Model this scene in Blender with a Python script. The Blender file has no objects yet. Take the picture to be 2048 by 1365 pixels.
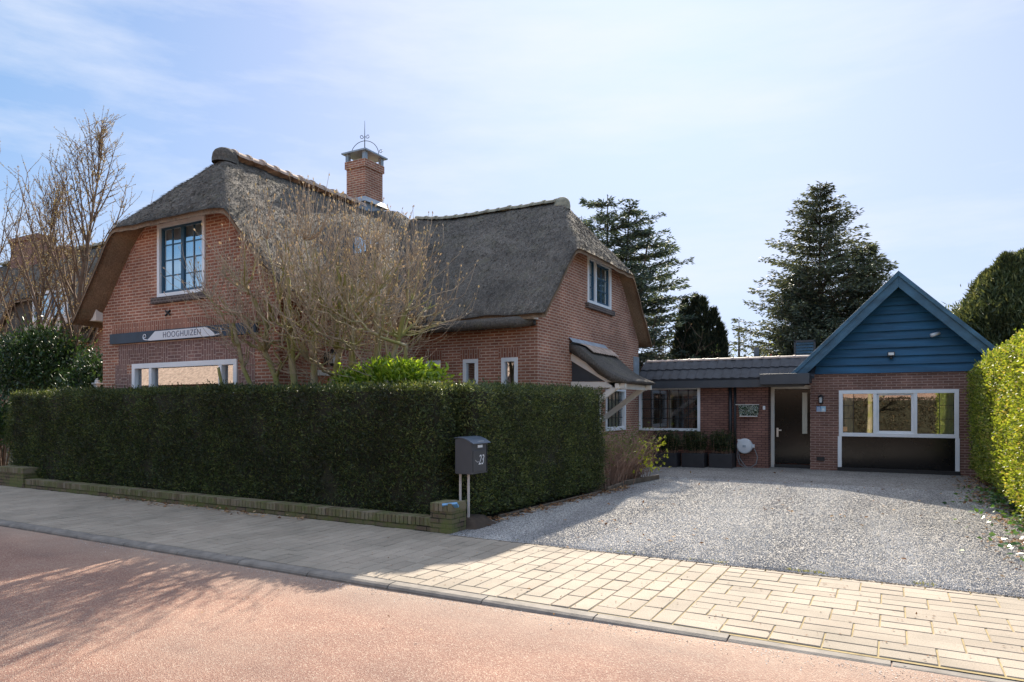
import bpy, math, random
import numpy as np
from mathutils import Vector, Matrix, noise
from mathutils.geometry import tessellate_polygon
R = math.radians
rng = np.random.default_rng(7)
random.seed(11)
scene = bpy.context.scene
col = scene.collection

# ------------------------------------------------------------------ camera
EYE = 1.6; YAW = R(29.08)
cd = bpy.data.cameras.new('camera'); cam = bpy.data.objects.new('camera', cd); col.objects.link(cam)
cam.location = (0, 0, EYE); cam.rotation_euler = (R(90), 0, YAW)
cd.sensor_width = 36; cd.lens = 24.0; cd.shift_y = 0.0652; cd.clip_end = 3000
scene.camera = cam
# ------------------------------------------------------------------ light
SKY_K = (2.12, 2.62, 3.9)                                # the bright veil round the sun is held below this level
SUN_AZ, SUN_EL = R(16.5), R(32.3)            # sun stands behind the houses, a little to the left of +Y
sd = Vector((-math.sin(SUN_AZ) * math.cos(SUN_EL), math.cos(SUN_AZ) * math.cos(SUN_EL), math.sin(SUN_EL)))
sl = bpy.data.lights.new('sun', 'SUN'); so = bpy.data.objects.new('sun', sl); col.objects.link(so)
sl.energy = 4.2; sl.angle = R(0.5); sl.color = (1, .90, .75)
so.rotation_euler = sd.to_track_quat('Z', 'Y').to_euler()
w = bpy.data.worlds.new('World'); scene.world = w; w.use_nodes = True
nt = w.node_tree; nt.nodes.clear()
def wn(t, **k):
    n = nt.nodes.new(t)
    for a, b in k.items(): setattr(n, a, b)
    return n
sky = wn('ShaderNodeTexSky', sky_type='NISHITA', sun_disc=False, sun_elevation=SUN_EL, sun_rotation=-SUN_AZ,
         altitude=0, air_density=1.0, dust_density=1.2, ozone_density=1.6)
tc = wn('ShaderNodeTexCoord'); mp = wn('ShaderNodeMapping'); mp.inputs['Scale'].default_value = (1.0, 1.6, 6.0)
mp.inputs['Rotation'].default_value = (0.1, 0.15, 0.5)
ns = wn('ShaderNodeTexNoise'); ns.inputs['Scale'].default_value = 1.7; ns.inputs['Detail'].default_value = 7; ns.inputs['Roughness'].default_value = .6
cr = wn('ShaderNodeValToRGB'); cr.color_ramp.elements[0].position = .45; cr.color_ramp.elements[1].position = .75
mm = wn('ShaderNodeMath', operation='MULTIPLY'); mm.inputs[1].default_value = .7
mx = wn('ShaderNodeMix', data_type='RGBA'); mx.inputs[7].default_value = (2.3, 2.42, 2.7, 1)
hs = wn('ShaderNodeHueSaturation'); hs.inputs['Saturation'].default_value = 1.45
bg = wn('ShaderNodeBackground'); bg.inputs['Strength'].default_value = .15
ow = wn('ShaderNodeOutputWorld')
L = nt.links.new
L(tc.outputs['Generated'], mp.inputs[0]); L(mp.outputs[0], ns.inputs['Vector']); L(ns.outputs[0], cr.inputs[0])
L(cr.outputs[0], mm.inputs[0]); L(mm.outputs[0], mx.inputs[0]); L(sky.outputs[0], hs.inputs['Color']); 
# soft shoulder c / (1 + c / k) per channel: the veil round the sun stays below k
kv = wn('ShaderNodeVectorMath', operation='DIVIDE'); kv.inputs[1].default_value = SKY_K; pv = wn('ShaderNodeVectorMath', operation='ADD'); pv.inputs[1].default_value = (1, 1, 1); dv = wn('ShaderNodeVectorMath', operation='DIVIDE')
L(hs.outputs[0], kv.inputs[0]); L(kv.outputs[0], pv.inputs[0]); L(hs.outputs[0], dv.inputs[0]); L(pv.outputs[0], dv.inputs[1]); L(dv.outputs[0], mx.inputs[6])
# sky brightened overhead, out of view: added light that lifts the shaded parts
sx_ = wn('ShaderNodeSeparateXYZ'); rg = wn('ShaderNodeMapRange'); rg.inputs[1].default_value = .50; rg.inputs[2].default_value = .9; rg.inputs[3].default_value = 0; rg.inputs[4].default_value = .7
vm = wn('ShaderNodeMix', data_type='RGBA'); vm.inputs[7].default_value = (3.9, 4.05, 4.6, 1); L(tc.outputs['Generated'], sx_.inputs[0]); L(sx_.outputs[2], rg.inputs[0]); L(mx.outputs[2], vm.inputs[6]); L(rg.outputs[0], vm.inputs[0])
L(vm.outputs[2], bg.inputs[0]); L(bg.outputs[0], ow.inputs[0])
vs = scene.view_settings; vs.view_transform = 'Standard'; vs.look = 'None'; vs.exposure = 1.42; vs.gamma = 1
try:
    scene.cycles.use_denoising = True
    scene.cycles.transparent_max_bounces = 12
    scene.cycles.max_bounces = 6
except Exception: pass

# ------------------------------------------------------------------ survey helpers (metres; one picture point on a named real plane)
_s, _c = math.sin(YAW), math.cos(YAW)
def _ray(px, py):
    dx = (px - 1024) / 1365.; return (-_s + dx * _c, _c + dx * _s, (816 - py) / 1365.)
def PY(px, py, Y): r = _ray(px, py); t = Y / r[1]; return (r[0] * t, EYE + r[2] * t)      # -> x, z on plane y=Y
def PXp(px, py, X): r = _ray(px, py); t = X / r[0]; return (r[1] * t, EYE + r[2] * t)     # -> y, z on plane x=X

# ------------------------------------------------------------------ tagging
def tag(o, label=None, cat=None, group=None, kind=None):
    if label: o['label'] = label
    if cat: o['category'] = cat
    if group: o['group'] = group
    if kind: o['kind'] = kind
    return o
def empty(name, loc, label, cat, group=None):
    o = bpy.data.objects.new(name, None); col.objects.link(o); o.location = loc; o.empty_display_size = .2
    return tag(o, label, cat, group)
def origin_of(parent):
    v = Vector((0, 0, 0))
    while parent is not None:
        v += parent.location; parent = parent.parent
    return v

class MB:
    def __init__(s): s.v = []; s.f = []; s.uv = {}; s.sm = False
    def add(s, vs, fs, uvs=None):
        b = len(s.v); s.v += [tuple(p) for p in vs]
        for i, f in enumerate(fs):
            if uvs: s.uv[len(s.f)] = uvs[i]
            s.f.append([b + j for j in f])
    def quad(s, a, b, c, d, uv=None): s.add([a, b, c, d], [[0, 1, 2, 3]], [uv] if uv else None)
    def box(s, x0, x1, y0, y1, z0, z1, T=None):
        p = [(x, y, z) for z in (z0, z1) for y in (y0, y1) for x in (x0, x1)]
        if T: p = [T(*q) for q in p]
        s.add(p, [[0, 2, 3, 1], [4, 5, 7, 6], [0, 1, 5, 4], [2, 6, 7, 3], [0, 4, 6, 2], [1, 3, 7, 5]])
        return s
    def bar(s, a, b, wd, ht, up=(0, 0, 1)):          # rectangular bar from a to b
        a = Vector(a); b = Vector(b); d = (b - a).normalized(); u = Vector(up)
        sx = d.cross(u).normalized() * wd / 2; sy = sx.cross(d).normalized() * ht / 2
        p = [q + i * sx + j * sy for q in (a, b) for j in (-1, 1) for i in (-1, 1)]
        s.add(p, [[0, 1, 3, 2], [4, 6, 7, 5], [0, 4, 5, 1], [2, 3, 7, 6], [0, 2, 6, 4], [1, 5, 7, 3]]); return s
    def prism(s, poly, T, w0, w1):                    # poly in (u,z) extruded along w
        n = len(poly); a = [T(u, w0, z) for u, z in poly]; b = [T(u, w1, z) for u, z in poly]
        s.add(a + b, [list(range(n)), list(range(2 * n - 1, n - 1, -1))] + [[i, n + i, n + (i + 1) % n, (i + 1) % n] for i in range(n)]); return s
    def tube(s, pts, rad, n=6, cap=True):
        pts = [Vector(p) for p in pts]; m = len(pts); rings = []
        up = Vector((.13, .21, .97)); prev = None
        for i, p in enumerate(pts):
            d = (pts[min(i + 1, m - 1)] - pts[max(i - 1, 0)])
            if d.length < 1e-9: d = Vector((0, 0, 1))
            d.normalize()
            if prev is None: x = d.cross(up if abs(d.dot(up)) < .95 else Vector((1, 0, 0))).normalized()
            else: x = (prev - d * prev.dot(d)).normalized()
            prev = x; y = d.cross(x); r = rad[i] if isinstance(rad, (list, tuple)) else rad
            rings.append([p + (x * math.cos(2 * math.pi * k / n) + y * math.sin(2 * math.pi * k / n)) * r for k in range(n)])
        vs = [q for rg in rings for q in rg]; fs = []
        for i in range(m - 1):
            for k in range(n): fs.append([i * n + k, i * n + (k + 1) % n, (i + 1) * n + (k + 1) % n, (i + 1) * n + k])
        if cap: fs.append(list(range(n - 1, -1, -1))); fs.append([(m - 1) * n + k for k in range(n)])
        s.add(vs, fs); return s
    def lathe(s, c, prof, n=16, ax='z'):
        vs = []; fs = []
        for r, h in prof:
            for k in range(n):
                a = 2 * math.pi * k / n; x, y = r * math.cos(a), r * math.sin(a)
                vs.append((c[0] + x, c[1] + y, c[2] + h) if ax == 'z' else ((c[0] + x, c[1] + h, c[2] + y) if ax == 'y' else (c[0] + h, c[1] + x, c[2] + y)))
        for i in range(len(prof) - 1):
            for k in range(n): fs.append([i * n + k, i * n + (k + 1) % n, (i + 1) * n + (k + 1) % n, (i + 1) * n + k])
        fs.append([k for k in range(n)]); fs.append([(len(prof) - 1) * n + k for k in range(n)])
        s.add(vs, fs); return s
    def build(s, name, m, parent=None, bevel=0, smooth=False):
        O = origin_of(parent)
        me = bpy.data.meshes.new(name); me.from_pydata([(a - O.x, b - O.y, c - O.z) for a, b, c in s.v], [], s.f); me.update()
        ul = me.uv_layers.new(name='UVMap'); data = ul.data
        for i, p in enumerate(me.polygons):
            cu = s.uv.get(i); n = p.normal
            for j, li in enumerate(p.loop_indices):
                if cu: data[li].uv = cu[j]
                else:
                    q = s.v[me.loops[li].vertex_index]
                    if abs(n.z) > .8: data[li].uv = (q[0], q[1])
                    elif abs(n.x) > abs(n.y): data[li].uv = (q[1] + .07, q[2])
                    else: data[li].uv = (q[0], q[2])
            if smooth: p.use_smooth = True
        me.materials.append(m)
        o = bpy.data.objects.new(name, me); col.objects.link(o); o.parent = parent
        if bevel:
            b = o.modifiers.new('bevel', 'BEVEL'); b.width = bevel; b.segments = 2; b.limit_method = 'ANGLE'; b.angle_limit = R(40)
        return o

def np_mesh(name, V, F, m, parent=None, rnd=None, smooth=False, m2=None, mi=None):
    """V (n,3), F (m,k) arrays of equal face size; rnd one value per face"""
    O = origin_of(parent); V = V - np.array([O.x, O.y, O.z])
    me = bpy.data.meshes.new(name); nf, k = F.shape
    me.vertices.add(len(V)); me.vertices.foreach_set('co', V.astype(np.float32).ravel())
    me.loops.add(nf * k); me.loops.foreach_set('vertex_index', F.astype(np.int32).ravel())
    me.polygons.add(nf); me.polygons.foreach_set('loop_start', np.arange(0, nf * k, k, dtype=np.int32))
    me.polygons.foreach_set('use_smooth', np.full(nf, smooth))
    me.update(calc_edges=True)
    if rnd is not None:
        at = me.attributes.new('rnd', 'FLOAT', 'FACE'); at.data.foreach_set('value', rnd.astype(np.float32))
    me.materials.append(m)
    if m2: me.materials.append(m2); me.polygons.foreach_set('material_index', mi.astype(np.int32)); me.update()
    o = bpy.data.objects.new(name, me); col.objects.link(o); o.parent = parent
    return o
def unit(a): return a / np.maximum(np.linalg.norm(a, axis=1, keepdims=True), 1e-9)
def leaves(P, A, L_, W_, N=None):
    n = len(P); A = unit(A)
    if N is None: N = rng.normal(size=(n, 3))
    S = unit(np.cross(A, N)); L_ = np.broadcast_to(L_, (n,))[:, None]; W_ = np.broadcast_to(W_, (n,))[:, None]
    U = unit(np.cross(S, A))
    V = np.stack([P, P + A * L_ * .42 + S * W_ * .5 + U * W_ * .12, P + A * L_, P + A * L_ * .42 - S * W_ * .5 + U * W_ * .12], 1).reshape(-1, 3)
    F = np.arange(4 * n).reshape(n, 4)
    return V, F
def cat(parts):
    Vs = []; Fs = []; b = 0
    for V, F in parts: Vs.append(V); Fs.append(F + b); b += len(V)
    return np.concatenate(Vs), np.concatenate(Fs)

# ------------------------------------------------------------------ materials
def newmat(name):
    m = bpy.data.materials.new(name); m.use_nodes = True; t = m.node_tree
    return m, t, t.nodes['Principled BSDF'], t.links.new
def N(t, ty, **k):
    n = t.nodes.new(ty)
    for a, b in k.items(): setattr(n, a, b)
    return n
def ramp(t, cols):
    r = N(t, 'ShaderNodeValToRGB'); e = r.color_ramp.elements
    while len(e) < len(cols): e.new(.5)
    for i, (p, c) in enumerate(cols): e[i].position = p; e[i].color = (*c, 1)
    return r
def coords(t, uv=False, scale=(1, 1, 1)):
    c = N(t, 'ShaderNodeTexCoord'); m = N(t, 'ShaderNodeMapping'); m.inputs['Scale'].default_value = scale
    t.links.new(c.outputs['UV' if uv else 'Object'], m.inputs[0]); return m.outputs[0]
def noise_tex(t, vec, scale, detail=4, rough=.55):
    n = N(t, 'ShaderNodeTexNoise'); n.inputs['Scale'].default_value = scale; n.inputs['Detail'].default_value = detail; n.inputs['Roughness'].default_value = rough
    if vec is not None: t.links.new(vec, n.inputs['Vector'])
    return n
def bump(t, h, strength, dist, bs):
    b = N(t, 'ShaderNodeBump'); b.inputs['Strength'].default_value = strength; b.inputs['Distance'].default_value = dist
    t.links.new(h, b.inputs['Height']); t.links.new(b.outputs[0], bs.inputs['Normal']); return b
def mixc(t, fac, a, b, mode='MIX'):
    m = N(t, 'ShaderNodeMix', data_type='RGBA', blend_type=mode)
    for i, x in ((0, fac), (6, a), (7, b)):
        if isinstance(x, (int, float)): m.inputs[i].default_value = x
        elif isinstance(x, tuple): m.inputs[i].default_value = (*x, 1)
        else: t.links.new(x, m.inputs[i])
    return m.outputs[2]
def simple(name, c, rough=.6, var=.12, scale=6, bmp=.15, metal=0, spec=.5, sc3=(1, 1, 1)):
    m, t, b, l = newmat(name); v = coords(t, scale=sc3); n = noise_tex(t, v, scale, 6)
    r = ramp(t, [(.3, tuple(x * (1 - var) for x in c)), (.7, tuple(min(1, x * (1 + var)) for x in c))]); l(n.outputs[0], r.inputs[0]); l(r.outputs[0], b.inputs['Base Color'])
    b.inputs['Roughness'].default_value = rough; b.inputs['Metallic'].default_value = metal; b.inputs['Specular IOR Level'].default_value = spec
    if bmp: n2 = noise_tex(t, v, scale * 12, 3); bump(t, n2.outputs[0], bmp, .004, b)
    return m
def brick(name, c1, c2, mortar, bw=.215, rh=.0625, ms=.011, stain=.38, moss=None, bstr=.7):
    m, t, b, l = newmat(name); uv = coords(t, True); ob = coords(t)
    # slightly ragged joints
    nz = noise_tex(t, uv, 9, 2); ad = N(t, 'ShaderNodeVectorMath', operation='MULTIPLY_ADD'); ad.inputs[1].default_value = (.006, .005, 0); l(nz.outputs[1], ad.inputs[0]); l(uv, ad.inputs[2])
    k = N(t, 'ShaderNodeTexBrick'); l(ad.outputs[0], k.inputs[0])
    for a, x in (('Scale', 1), ('Mortar Size', ms), ('Mortar Smooth', .25), ('Bias', 0), ('Brick Width', bw), ('Row Height', rh)): k.inputs[a].default_value = x
    k.inputs['Color1'].default_value = (*c1, 1); k.inputs['Color2'].default_value = (*c2, 1); k.inputs['Mortar'].default_value = (*mortar, 1)
    n = noise_tex(t, ob, 1.3, 7, .65); r = ramp(t, [(.3, (1 - stain,) * 3), (.7, (1.0 + stain * .4,) * 3)]); l(n.outputs[0], r.inputs[0])
    c = mixc(t, 1.0, k.outputs[0], r.outputs[0], 'MULTIPLY')
    n2 = noise_tex(t, uv, 60, 4); r2 = ramp(t, [(.25, (.72,) * 3), (.75, (1.2,) * 3)]); l(n2.outputs[0], r2.inputs[0]); c = mixc(t, 1.0, c, r2.outputs[0], 'MULTIPLY')
    if moss:
        n3 = noise_tex(t, ob, 3.5, 6, .7); r3 = ramp(t, [(.4, (0, 0, 0)), (.62, (1, 1, 1))]); l(n3.outputs[0], r3.inputs[0]); c = mixc(t, r3.outputs[0], c, moss)
    l(c, b.inputs['Base Color']); b.inputs['Roughness'].default_value = .9; b.inputs['Specular IOR Level'].default_value = .25
    h = N(t, 'ShaderNodeMath', operation='SUBTRACT'); h.inputs[0].default_value = 1; l(k.outputs['Fac'], h.inputs[1])
    h2 = N(t, 'ShaderNodeMath', operation='MULTIPLY_ADD'); l(n2.outputs[0], h2.inputs[0]); h2.inputs[1].default_value = .35; l(h.outputs[0], h2.inputs[2])
    bump(t, h2.outputs[0], bstr, .012, b); return m
def leafmat(name, cols, trans=.35, rough=.5, spec=.4, tcol=None, big=0):
    m, t, b, l = newmat(name); a = N(t, 'ShaderNodeAttribute', attribute_name='rnd'); r = ramp(t, cols); l(a.outputs['Fac'], r.inputs[0])
    c = r.outputs[0]
    if big:
        n = noise_tex(t, coords(t), big, 3); r2 = ramp(t, [(.35, (.6, .6, .6)), (.65, (1.25, 1.25, 1.2))]); l(n.outputs[0], r2.inputs[0]); c = mixc(t, 1.0, c, r2.outputs[0], 'MULTIPLY')
    l(c, b.inputs['Base Color'])
    b.inputs['Roughness'].default_value = rough; b.inputs['Specular IOR Level'].default_value = spec
    tr = N(t, 'ShaderNodeBsdfTranslucent'); s = N(t, 'ShaderNodeMixShader'); s.inputs[0].default_value = trans
    cc = mixc(t, 1.0, c, tcol or (1.4, 1.3, .7), 'MULTIPLY'); l(cc, tr.inputs[0])
    l(b.outputs[0], s.inputs[1]); l(tr.outputs[0], s.inputs[2]); l(s.outputs[0], t.nodes['Material Output'].inputs[0]); return m
def glass(name, tint=(.8, .85, .85), refl=.25, ripple=.02, rough=.0, gt=(.95, .97, 1)):
    m, t, b, l = newmat(name); t.nodes.remove(b)
    g = N(t, 'ShaderNodeBsdfGlossy'); g.inputs['Roughness'].default_value = rough; g.inputs[0].default_value = (*gt, 1)
    tr = N(t, 'ShaderNodeBsdfTransparent'); tr.inputs[0].default_value = (*tint, 1)
    lw = N(t, 'ShaderNodeLayerWeight'); lw.inputs[0].default_value = .35
    mr = N(t, 'ShaderNodeMapRange'); mr.inputs[3].default_value = refl; mr.inputs[4].default_value = 1; l(lw.outputs['Fresnel'], mr.inputs[0])
    s = N(t, 'ShaderNodeMixShader'); l(mr.outputs[0], s.inputs[0]); l(tr.outputs[0], s.inputs[1]); l(g.outputs[0], s.inputs[2]); l(s.outputs[0], t.nodes['Material Output'].inputs[0])
    n = noise_tex(t, coords(t), 1.5, 2); bp = N(t, 'ShaderNodeBump'); bp.inputs['Strength'].default_value = ripple; l(n.outputs[0], bp.inputs['Height']); l(bp.outputs[0], g.inputs['Normal']); return m

M = {}
M['brick'] = brick('house brick', (.47, .195, .118), (.34, .135, .088), (.64, .45, .34), ms=.0125)
M['brick_soldier'] = brick('soldier course brick', (.42, .175, .11), (.26, .10, .07), (.54, .36, .27), bw=.215, rh=.0625)
M['brick_purple'] = brick('purple panel brick', (.32, .18, .145), (.23, .125, .11), (.50, .37, .31), bw=.208, rh=.0693, ms=.009)
M['brick_brown'] = brick('annex brown brick', (.30, .152, .115), (.21, .108, .084), (.45, .30, .24), ms=.010)
M['brick_link'] = brick('link wall brick', (.33, .165, .125), (.25, .125, .098), (.10, .06, .05), ms=.008)
M['brick_moss'] = brick('mossy garden brick', (.22, .16, .11), (.16, .11, .08), (.04, .036, .024), ms=.008, moss=(.14, .15, .05))
M['brick_dark'] = brick('dark sill brick', (.13, .10, .09), (.09, .07, .065), (.22, .18, .16), bw=.11, rh=.055)
M['brick_pale'] = brick('opposite pale brick', (.42, .24, .17), (.34, .20, .15), (.45, .36, .3))
M['white'] = simple('white paint', (.85, .85, .85), .45, .05, 3, .05)
M['cream'] = simple('cream paint', (.80, .74, .66), .5, .06, 3, .05)
M['blue'] = simple('petrol blue paint', (.018, .078, .140), .4, .15, 4, .1)
M['bluegrey'] = simple('weathered blue grey board', (.05, .125, .19), .6, .4, 2.2, .4, sc3=(1, 1, 1.6))
M['siding'] = simple('blue weatherboard', (.012, .085, .17), .5, .42, 1.6, .4, sc3=(.5, 1, 5))
M['anthracite'] = simple('anthracite paint', (.055, .062, .072), .45, .15, 3, .08)
M['darkpanel'] = simple('black satin panel', (.008, .008, .009), .13, .1, 2, .03, spec=.3)
M['black'] = simple('black metal', (.018, .018, .02), .45, .1, 4, .05)
M['lead'] = simple('weathered zinc', (.33, .37, .41), .5, .25, 5, .3, metal=.3)
M['mailbox'] = simple('graphite powder coat', (.065, .066, .072), .42, .08, 5, .08)
M['galv'] = simple('pale steel post', (.62, .55, .50), .5, .12, 9, .1)
M['sticker'] = simple('white sticker', (.75, .76, .78), .5, .04, 4, 0)
M['ink'] = simple('dark lettering', (.10, .11, .17), .6, .05, 4, 0)
M['bluesign'] = simple('blue enamel plate', (.10, .26, .50), .35, .1, 5, .05)
M['lightblue'] = simple('pale blue enamel', (.36, .58, .72), .35, .1, 5, .05)
M['curtain'] = simple('pale net curtain', (.80, .86, .93), .8, .14, 14, .2, sc3=(6, 6, .3))
M['blind'] = simple('cream curtain', (.62, .57, .46), .85, .15, 14, .2, sc3=(6, 6, .3))
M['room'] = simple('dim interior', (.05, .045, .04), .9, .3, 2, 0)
M['wood'] = simple('orange door wood', (.36, .13, .045), .5, .25, 8, .2, sc3=(6, 6, .5))
M['timber'] = simple('grey edging timber', (.14, .105, .075), .85, .35, 7, .5)
M['soil'] = simple('dark soil', (.055, .038, .026), .95, .45, 9, .9)
M['terracotta'] = simple('weathered ridge tile', (.43, .32, .25), .8, .38, 5, .4)
M['lichen_tile'] = simple('lichened ridge tile', (.28, .26, .19), .85, .4, 7, .5)
M['capping'] = simple('pale brown ridge tile', (.44, .33, .27), .6, .25, 6, .2)
M['pantile'] = simple('dark glazed pantile', (.028, .032, .040), .7, .35, 5, .3)
M['planter'] = simple('black zinc planter', (.035, .033, .036), .5, .2, 4, .1)
M['hosegrey'] = simple('light grey plastic', (.66, .67, .69), .45, .05, 4, .03)
M['hose'] = simple('dark grey hose', (.22, .22, .22), .55, .1, 8, .05)
M['lampglass'] = simple('frosted lamp glass', (.7, .72, .72), .2, .05, 4, 0)
M['steel'] = simple('brushed steel', (.55, .54, .53), .32, .05, 9, .03, metal=.8)
M['glass'] = glass('window glass', tint=(.92, .94, .92), refl=.14)
M['glass_blue'] = glass('upper window glass', tint=(.86, .95, 1), refl=.58, gt=(.80, .93, 1))
M['glass_dark'] = glass('street window glass', tint=(.75, .76, .72), refl=.33, ripple=.04)
M['red_litter'] = leafmat('dry fallen leaf', [(0, (.10, .045, .025)), (.5, (.28, .15, .08)), (1, (.52, .36, .22))], .15, .8, .1)

def bark(name, c, moss=None, sc=9):
    m, t, b, l = newmat(name); v = coords(t, scale=(1, 1, .35)); n = noise_tex(t, v, sc, 7, .7)
    r = ramp(t, [(.3, tuple(x * .55 for x in c)), (.7, tuple(x * 1.35 for x in c))]); l(n.outputs[0], r.inputs[0]); cc = r.outputs[0]
    if moss: n2 = noise_tex(t, coords(t), 3, 4); r2 = ramp(t, [(.42, (0, 0, 0)), (.58, (1, 1, 1))]); l(n2.outputs[0], r2.inputs[0]); cc = mixc(t, r2.outputs[0], cc, moss)
    l(cc, b.inputs['Base Color']); b.inputs['Roughness'].default_value = .85; b.inputs['Specular IOR Level'].default_value = .25
    bump(t, n.outputs[0], .6, .01, b); return m
M['bark'] = bark('brown bark', (.17, .115, .08))
M['magbark'] = bark('mossy magnolia bark', (.36, .30, .19), (.25, .24, .08))
M['twig'] = bark('pale twig bark', (.36, .285, .205), None, 5)
M['shrubtwig'] = bark('red brown shrub twig', (.36, .23, .17), None, 5)

def thatch(name, c0, c1, c2):
    m, t, b, l = newmat(name); v = coords(t, scale=(1, 1, .55)); n = noise_tex(t, v, 38, 6, .75); big = noise_tex(t, coords(t), 1.1, 6, .6)
    at = N(t, 'ShaderNodeAttribute', attribute_name='rnd')
    mxn = N(t, 'ShaderNodeMath', operation='MULTIPLY_ADD'); l(at.outputs['Fac'], mxn.inputs[0]); mxn.inputs[1].default_value = .3; l(n.outputs[0], mxn.inputs[2])
    r = ramp(t, [(.33, c0), (.6, c1), (.95, c2)]); l(mxn.outputs[0], r.inputs[0])
    r2 = ramp(t, [(.33, (.68, .68, .68)), (.68, (1.2, 1.18, 1.14))]); l(big.outputs[0], r2.inputs[0])
    mo = noise_tex(t, coords(t), 2.3, 5, .7); r3 = ramp(t, [(.52, (0, 0, 0)), (.75, (.45, .45, .45))]); l(mo.outputs[0], r3.inputs[0])
    c = mixc(t, 1.0, r.outputs[0], r2.outputs[0], 'MULTIPLY'); c = mixc(t, r3.outputs[0], c, (.16, .15, .085)); l(c, b.inputs['Base Color'])
    b.inputs['Roughness'].default_value = .92; b.inputs['Specular IOR Level'].default_value = .2
    bump(t, n.outputs[0], 1.0, .035, b); return m
M['thatch'] = thatch('weathered reed thatch', (.06, .054, .050), (.165, .147, .13), (.46, .41, .34))
M['thatch_cut'] = thatch('brown reed thatch', (.11, .07, .045), (.25, .165, .105), (.42, .30, .20))

# ================================================================== ground
def sheet(name, poly, z, m, kind='structure', label=None, cat=None):
    b = MB(); b.add([(x, y, z) for x, y in poly], [list(range(len(poly)))]); o = b.build(name, m); return tag(o, label, cat, kind=kind)
# earth
m, t, b, l = newmat('earth'); n = noise_tex(t, coords(t), 2.5, 8, .7); r = ramp(t, [(.3, (.045, .035, .022)), (.7, (.10, .08, .045))]); l(n.outputs[0], r.inputs[0]); l(r.outputs[0], b.inputs['Base Color']); b.inputs['Roughness'].default_value = .95; bump(t, n.outputs[0], .8, .05, b); M['earth'] = m
sheet('ground', [(-400, -400), (400, -400), (400, 700), (-400, 700)], -.15, M['earth'])
sheet('garden_soil', [(-60, 7.42), (-4.9, 7.42), (-4.9, 13.0), (-4.75, 15.2), (-4.75, 19.4), (40, 19.4), (40, 60), (-60, 60)], -.004, M['earth'])
sheet('verge_soil', [(1.25, 7.2), (9, 7.2), (9, 19.4), (1.25, 19.4)], .004, M['earth'])
# red asphalt
m, t, b, l = newmat('red asphalt'); v = coords(t)
vo = N(t, 'ShaderNodeTexVoronoi'); vo.inputs['Scale'].default_value = 130; l(v, vo.inputs['Vector'])
r = ramp(t, [(0, (.225, .115, .087)), (.5, (.30, .17, .126)), (.85, (.36, .235, .175)), (1, (.48, .38, .30))]); sp = N(t, 'ShaderNodeSeparateColor'); l(vo.outputs['Color'], sp.inputs[0]); l(sp.outputs[0], r.inputs[0])
n = noise_tex(t, v, .9, 6, .6); r2 = ramp(t, [(.3, (.80, .80, .82)), (.7, (1.15, 1.12, 1.08))]); l(n.outputs[0], r2.inputs[0]); c = mixc(t, 1.0, r.outputs[0], r2.outputs[0], 'MULTIPLY')
# pale dust lying along the gutter and in worn patches
gp = N(t, 'ShaderNodeSeparateXYZ'); l(v, gp.inputs[0]); mr = N(t, 'ShaderNodeMapRange'); l(gp.outputs[1], mr.inputs[0]); mr.inputs[1].default_value = 4.0; mr.inputs[2].default_value = 4.9
n3 = noise_tex(t, v, 2.2, 7, .7); mu = N(t, 'ShaderNodeMath', operation='MULTIPLY'); l(mr.outputs[0], mu.inputs[0]); l(n3.outputs[0], mu.inputs[1])
n4 = noise_tex(t, v, .55, 4); r4 = ramp(t, [(.52, (0, 0, 0)), (.72, (.22, .22, .22))]); l(n4.outputs[0], r4.inputs[0]); ad = N(t, 'ShaderNodeMath', operation='MAXIMUM'); l(mu.outputs[0], ad.inputs[0]); l(r4.outputs[0], ad.inputs[1])
c = mixc(t, ad.outputs[0], c, (.46, .36, .28)); n6 = noise_tex(t, coords(t, scale=(.25, 1, 1)), .7, 5, .6); r6 = ramp(t, [(.36, (.78, .78, .80)), (.6, (1.05, 1.04, 1.02))]); l(n6.outputs[0], r6.inputs[0]); c = mixc(t, 1.0, c, r6.outputs[0], 'MULTIPLY'); l(c, b.inputs['Base Color']); b.inputs['Roughness'].default_value = .85; b.inputs['Specular IOR Level'].default_value = .3
bump(t, vo.outputs['Distance'], .6, .010, b); M['road'] = m
b = MB(); rx = [-120, -6, -4, -2.5, -1, 0, 1, 60]; rz = [-.055, -.055, -.052, -.04, -.026, -.02, -.018, -.018]; P = [(x, y, (z if y > 4 else -.03)) for x, z in zip(rx, rz) for y in (-3.2, 3.0, 4.0 - .01, 4.2, 4.98)]
P = [(x, y, (-.035 if y < 3.1 else (-.035 + (z + .035) * (y - 3.0) / 1.98))) for (x, y, q), z in zip(P, [z for z in rz for _ in range(5)])]
b.add(P, [[i * 5 + k, (i + 1) * 5 + k, (i + 1) * 5 + k + 1, i * 5 + k + 1] for i in range(7) for k in range(4)]); tag(b.build('road', M['road'], smooth=True), kind='structure')
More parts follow.
